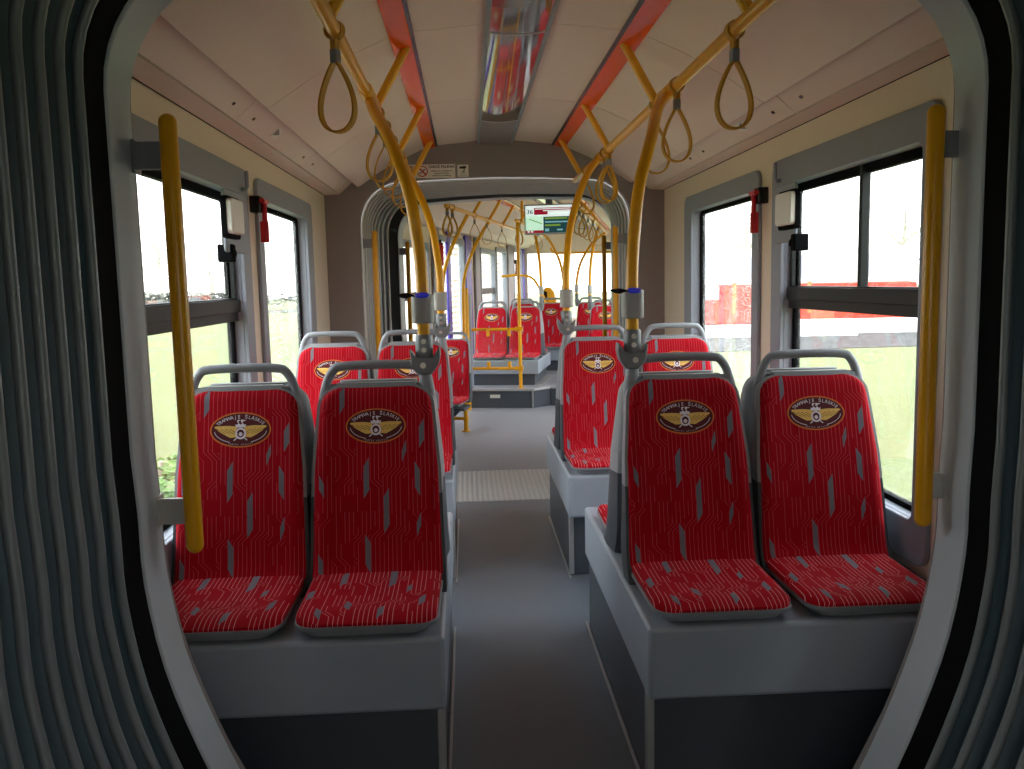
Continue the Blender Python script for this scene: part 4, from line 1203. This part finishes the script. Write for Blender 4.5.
# rear car straps
for i, (x, y, rz, lab) in enumerate(((-.535, .82, .9, 'first strap on the left rail of the rear car'), (-.535, 1.02, -.4, 'second strap on the left rail of the rear car'), (-.535, 1.98, .3, 'third strap on the left rail, between curved poles'),
        (-.535, 2.62, .2, 'fourth strap on the left rail of the rear car'), (-.535, 3.55, .2, 'fifth strap on the left rail of the rear car'), (-.262, 3.08, .9, 'strap beside the top of the divider pole'), (-.262, 4.7, .3, 'distant strap left of the information screen foot'),
        (.545, 1.25, .5, 'first strap of the bunch on the right rear rail'), (.545, 1.7, -.5, 'second strap of the bunch on the right rear rail'), (.545, 2.3, .2, 'third strap of the bunch on the right rear rail'), (.545, 3.0, .6, 'fourth strap of the bunch on the right rear rail'), (.545, 3.9, .1, 'fifth strap of the bunch on the right rear rail'))):
    strap(x, y, rz, lab, XF, 'hanging straps of the rear car')

# information screen
sc_ = thing('information_screen', 'passenger information screen showing line 36 hanging under the rear ceiling', 'screen', tuple(W3(.285, 1.2, 1.915)), -TH)
w, h = .205, .118
obj('case', MB().box(-w - .012, w + .012, 0, .05, -h - .012, h + .012), M['usb_grey'], sc_, bevel=.006)
obj('mount', MB().box(-.03, .03, .012, .04, h, .36), M['bracket'], sc_)
di = obj('display', MB().box(-w, w, -.004, .002, -h, h), M['scr_white'], sc_)
def rect(mb, x0, x1, z0, z1, y): mb.add([(x0, y, z0), (x1, y, z0), (x1, y, z1), (x0, y, z1)], [(0, 1, 2, 3)])
a = MB(); rect(a, -.130, w, .068, .100, -.005); rect(a, -.130, -.01, .040, .068, -.005); rect(a, -w, -.05, -h, -.093, -.005); obj('red_banner', a, M['scr_red'], di)
a = MB(); rect(a, -w, -.055, -.092, .030, -.005); obj('map_area', a, M['scr_map'], di)
a = MB(); rect(a, -.05, w - .003, -h, .022, -.005); obj('stop_list', a, M['scr_teal'], di)
a = MB(); rect(a, -.035, .16, .000, .014, -.0056); rect(a, -.035, .10, -.060, -.044, -.0056); a.add([(-w + .03, -.0056, .0), (-w + .034, -.0056, .008), (-.06, -.0056, -.034), (-.06, -.0056, -.042)], [(0, 1, 2, 3)]); obj('green_rows', a, M['scr_green'], di)
a = MB(); rect(a, -.035, .18, -.030, -.018, -.0056); rect(a, -.035, .0, -.105, -.08, -.0056); rect(a, .07, .12, -.1, -.085, -.0056); obj('cyan_rows', a, M['scr_cyan'], di)
a = MB(); put_text(a, '36', .056, -.168, .048, -.0056, .001); obj('line_number', a, M['scr_teal'], di)
a = MB()
for x0, x1, z in ((-.12, .19, .090), (-.05, .19, .074), (.02, .19, .052)): rect(a, x0, x1, z - .004, z + .003, -.0058)
rect(a, -.19, -.17, -.11, -.1, -.0058); rect(a, -.16, -.14, -.11, -.1, -.0058); obj('white_rows', a, M['scr_white'], di)

# ======================================================================================== near car behind the camera
nb = MB()
for s in (-1, 1):
    xs = sorted((s * 1.10, s * 1.16))
    q = wall_cells(xs[0], xs[1], -5.0, -.30, -.05, 1.96, [(-4.4, -3.2, .75, 1.75), (-2.1, -1.0, .95, 1.65)]); nb.add(q.v, q.f)
struct('wall_back', nb.box(-1.16, 1.16, -5.06, -5.0, -.05, 2.3), M['cream_wall'], smooth=0)
struct('ceiling_back', MB().prism([(-1.16, 1.96), (-.9, 2.02), (-.4, 2.26), (.4, 2.26), (.9, 2.02), (1.16, 1.96), (1.16, 2.4), (-1.16, 2.4)], 'y', -5.06, -.24), M['cream'])
hd = MB().ring([(1.12, -.05), (1.12, 2.3), (-1.12, 2.3), (-1.12, -.05)], [(.86, 0.0), (.86, 2.0), (-.86, 2.0), (-.86, 0.0)], 'y', -.32, -.28)
struct('wall_back_portal', hd, M['bulk'], smooth=0)

# ======================================================================================== outside
struct('ground', MB().box(-90, 90, -60, 140, -.65, -.55), M['grass'], smooth=0)
def scatter_box(name, m, label, cat, loc, size, rz=0, bevel=.05):
    o = obj(name, MB().box(-size[0] / 2, size[0] / 2, -size[1] / 2, size[1] / 2, 0, size[2]), M[m], None, bevel=bevel); o.location = loc; o.rotation_euler = (0, 0, rz); tag(o, label, cat); return o
# red vehicle seen through the right windows
rv = thing('red_vehicle', 'red and white vehicle parked beyond the grass outside the right windows', 'vehicle', (12.4, 34.5, -.55), -.18)
obj('body', MB().prism(rrect(-4.6, 4.6, .10, 1.62, .08), 'y', -1.1, 1.1), M['tram_red'], rv, bevel=.04)
obj('upper_body', MB().prism(rrect(-4.5, 4.5, 1.61, 2.95, .25), 'y', -1.05, 1.05), M['concrete'], rv, bevel=.04)
for i in range(5): obj('window', MB().prism(rrect(-4.1 + i * 1.7, -2.7 + i * 1.7, 1.85, 2.7, .08), 'y', -1.09, -1.04), M['dark_glass'], rv)
obj('window', MB().prism(rrect(-4.3, -2.7, 1.05, 1.6, .06), 'y', -1.13, -1.09), M['dark_glass'], rv)
for x in (-2.2, -1.1, .6): obj('stripe', MB().box(x, x + .16, -1.125, -1.09, .5, 1.7), M['tram_dec'], rv)
for x in (-1.05, -.2, .3):
    obj('stripe', MB().box(x, x + .5, -1.125, -1.09, .75, .85), M['tram_dec'], rv)
for x in (-3, -1.9, 1.9, 3): obj('wheel', MB().tube([(x, -1.05, .4), (x, -.8, .4)], .4, 20), M['black'], rv)
sl_ = obj('concrete_kerb', MB().box(-3.0, 3.0, -.5, .5, 0, .45), M['concrete'], None, bevel=.03); sl_.location = (13.2, 28.6, -.55); sl_.rotation_euler = (0, 0, -.12); tag(sl_, 'long white concrete slab lying by the gravel outside the right window', 'slab')
sl_ = obj('concrete_kerb', MB().box(-4.5, 4.5, -.4, .4, 0, .38), M['concrete'], None, bevel=.03); sl_.location = (7.6, 28.0, -.55); sl_.rotation_euler = (0, 0, -.12); tag(sl_, 'white concrete edge below the red vehicle outside the right small window', 'slab')
struct('ground_gravel', MB().prism([(3, 22.5), (17, 22.8), (30, 20), (40, 30), (20, 31.5), (3, 31)], 'z', -.56, -.535), M['gravel'], smooth=0)
struct('ground_gravel_left', MB().prism([(-60, 70), (-8, 66), (-8, 74), (-60, 80)], 'z', -.56, -.535), M['gravel'], smooth=0)
def leafy(name, mb, n, spread, size, m, parent, top=None):
    for _ in range(n):
        while True:
            p = Vector((random.uniform(-1, 1), random.uniform(-1, 1), random.uniform(-1, 1)))
            if .35 < p.length < 1: break
        c = Vector((p.x * spread[0], p.y * spread[1], p.z * spread[2] + spread[3]))
        a = Matrix.Rotation(random.uniform(0, 6.3), 3, 'Z') @ Matrix.Rotation(random.uniform(-1.2, 1.2), 3, 'X')
        s = size * random.uniform(.6, 1.3)
        mb.add([c + a @ Vector(q) for q in ((-s, 0, 0), (0, -s * .5, .1 * s), (s, 0, 0), (0, s * .5, .1 * s))], [(0, 1, 2, 3)])
    return obj(name, mb, m, parent, smooth=0)
for i, (x, y, hh, lab) in enumerate(((11, 52, 7.5, 'tall bare-looking tree beyond the red vehicle outside the right windows'), (19, 60, 6.5, 'pale tree far right outside the upper right window'), (31, 62, 7, 'pale tree at the edge of the front right window'),
        (-24, 84, 7, 'pale tree seen through the left single pane window'), (-30, 88, 8, 'taller pale tree behind the hedge on the left'), (-52, 95, 7, 'pale tree seen through the front left window'))):
    t = thing('tree', lab, 'tree', (x, y, -.55), 0, 'trees outside')
    tr = MB().tube([(0, 0, 0), (.1, 0, hh * .3), (-.05, .1, hh * .6), (.05, 0, hh * .9)], [.28, .22, .14, .04], 10)
    for k in range(9):
        a = k * 2.4; z = hh * (.3 + .06 * k); tr.tube([(0, 0, z), (cos(a) * hh * .14, sin(a) * hh * .14, z + hh * .1), (cos(a) * hh * .24, sin(a) * hh * .24, z + hh * .22)], [.08, .05, .02], 6)
    obj('trunk', tr, M['trunk'], t, smooth=50)
    leafy('crown', MB(), 420, (hh * .32, hh * .32, hh * .36, hh * .66), .16, M['leaf'], t)
hg = thing('hedge', 'dark low hedge beyond the lawn outside the left single pane window', 'hedge', (-32, 82, -.55))
leafy('foliage', MB(), 3500, (17, 1.2, .9, .8), .3, M['hedge'], hg)
hs = MB()
for k in range(16): hs.tube([(-15 + 2 * k, 0, 0), (-15 + 2 * k + .1, .1, .9)], .06, 6)
hgs = obj('stems', hs, M['trunk'], hg)
kr = thing('white_barrier', 'white ankle-high barrier on the lawn outside the front left window', 'barrier', (-4.35, 11.0, -.55), .35)
obj('beam', MB().box(-.05, .05, -2.0, 2.0, .10, .20), M['white'], kr, bevel=.02)
for y in (-1.7, 0, 1.7): obj('post', MB().box(-.04, .04, y - .05, y + .05, 0, .105), M['white'], kr)
bs = thing('bush', 'green leafy bush below the white barrier outside the front left window', 'bush', (-2.9, 7.4, -.55))
leafy('foliage', MB(), 1600, (.7, 1.0, .24, .24), .045, M['bush'], bs)
obj('stems', MB().tube([(0, 0, 0), (.1, 0, .5)], .02, 6).tube([(0, .1, 0), (-.2, .3, .5)], .02, 6), M['trunk'], bs)
# pale slatted building left of the rear car
fb = thing('slatted_building', 'white building with brown horizontal slats seen through the rear doorway', 'building', (0, 0, 0))
obj('facade', MB().box(-6.2, -5.0, 16, 31, -.55, 5.5).xf(T3), M['facade'], fb)
s_ = MB()
for k in range(34): s_.box(-5.0, -4.93, 16, 31, -.2 + k * .165, -.2 + k * .165 + .04)
obj('slats', s_.xf(T3), M['slat'], fb)
obj('roof', MB().box(-6.4, -4.7, 15.8, 31.2, 5.5, 5.7).xf(T3), M['roof_dark'], fb)

# ======================================================================================== light
w = bpy.data.worlds.new('World'); bpy.context.scene.world = w; w.use_nodes = True
nt = w.node_tree; bg = nt.nodes['Background']
tc = nt.nodes.new('ShaderNodeTexCoord'); sx = nt.nodes.new('ShaderNodeSeparateXYZ'); nt.links.new(tc.outputs['Generated'], sx.inputs[0])
cr = nt.nodes.new('ShaderNodeValToRGB'); nt.links.new(sx.outputs[2], cr.inputs[0])
cr.color_ramp.elements[0].position = 0.0; cr.color_ramp.elements[0].color = (0.82, 0.82, 0.80, 1)
cr.color_ramp.elements[1].position = 0.85; cr.color_ramp.elements[1].color = (1.75, 1.88, 2.05, 1)
nt.links.new(cr.outputs[0], bg.inputs['Color']); bg.inputs['Strength'].default_value = 5.0
sun = bpy.data.lights.new('sun', 'SUN'); sun.energy = 1.2; sun.angle = math.radians(12); sun.color = (1, .95, .86)
so = bpy.data.objects.new('sun', sun); C.objects.link(so); so.rotation_euler = (math.radians(38), 0, math.radians(-35))

vs = bpy.context.scene.view_settings
vs.view_transform = 'Standard'; vs.look = 'None'; vs.exposure = 0.08; vs.gamma = 1.0; vs.use_curve_mapping = False
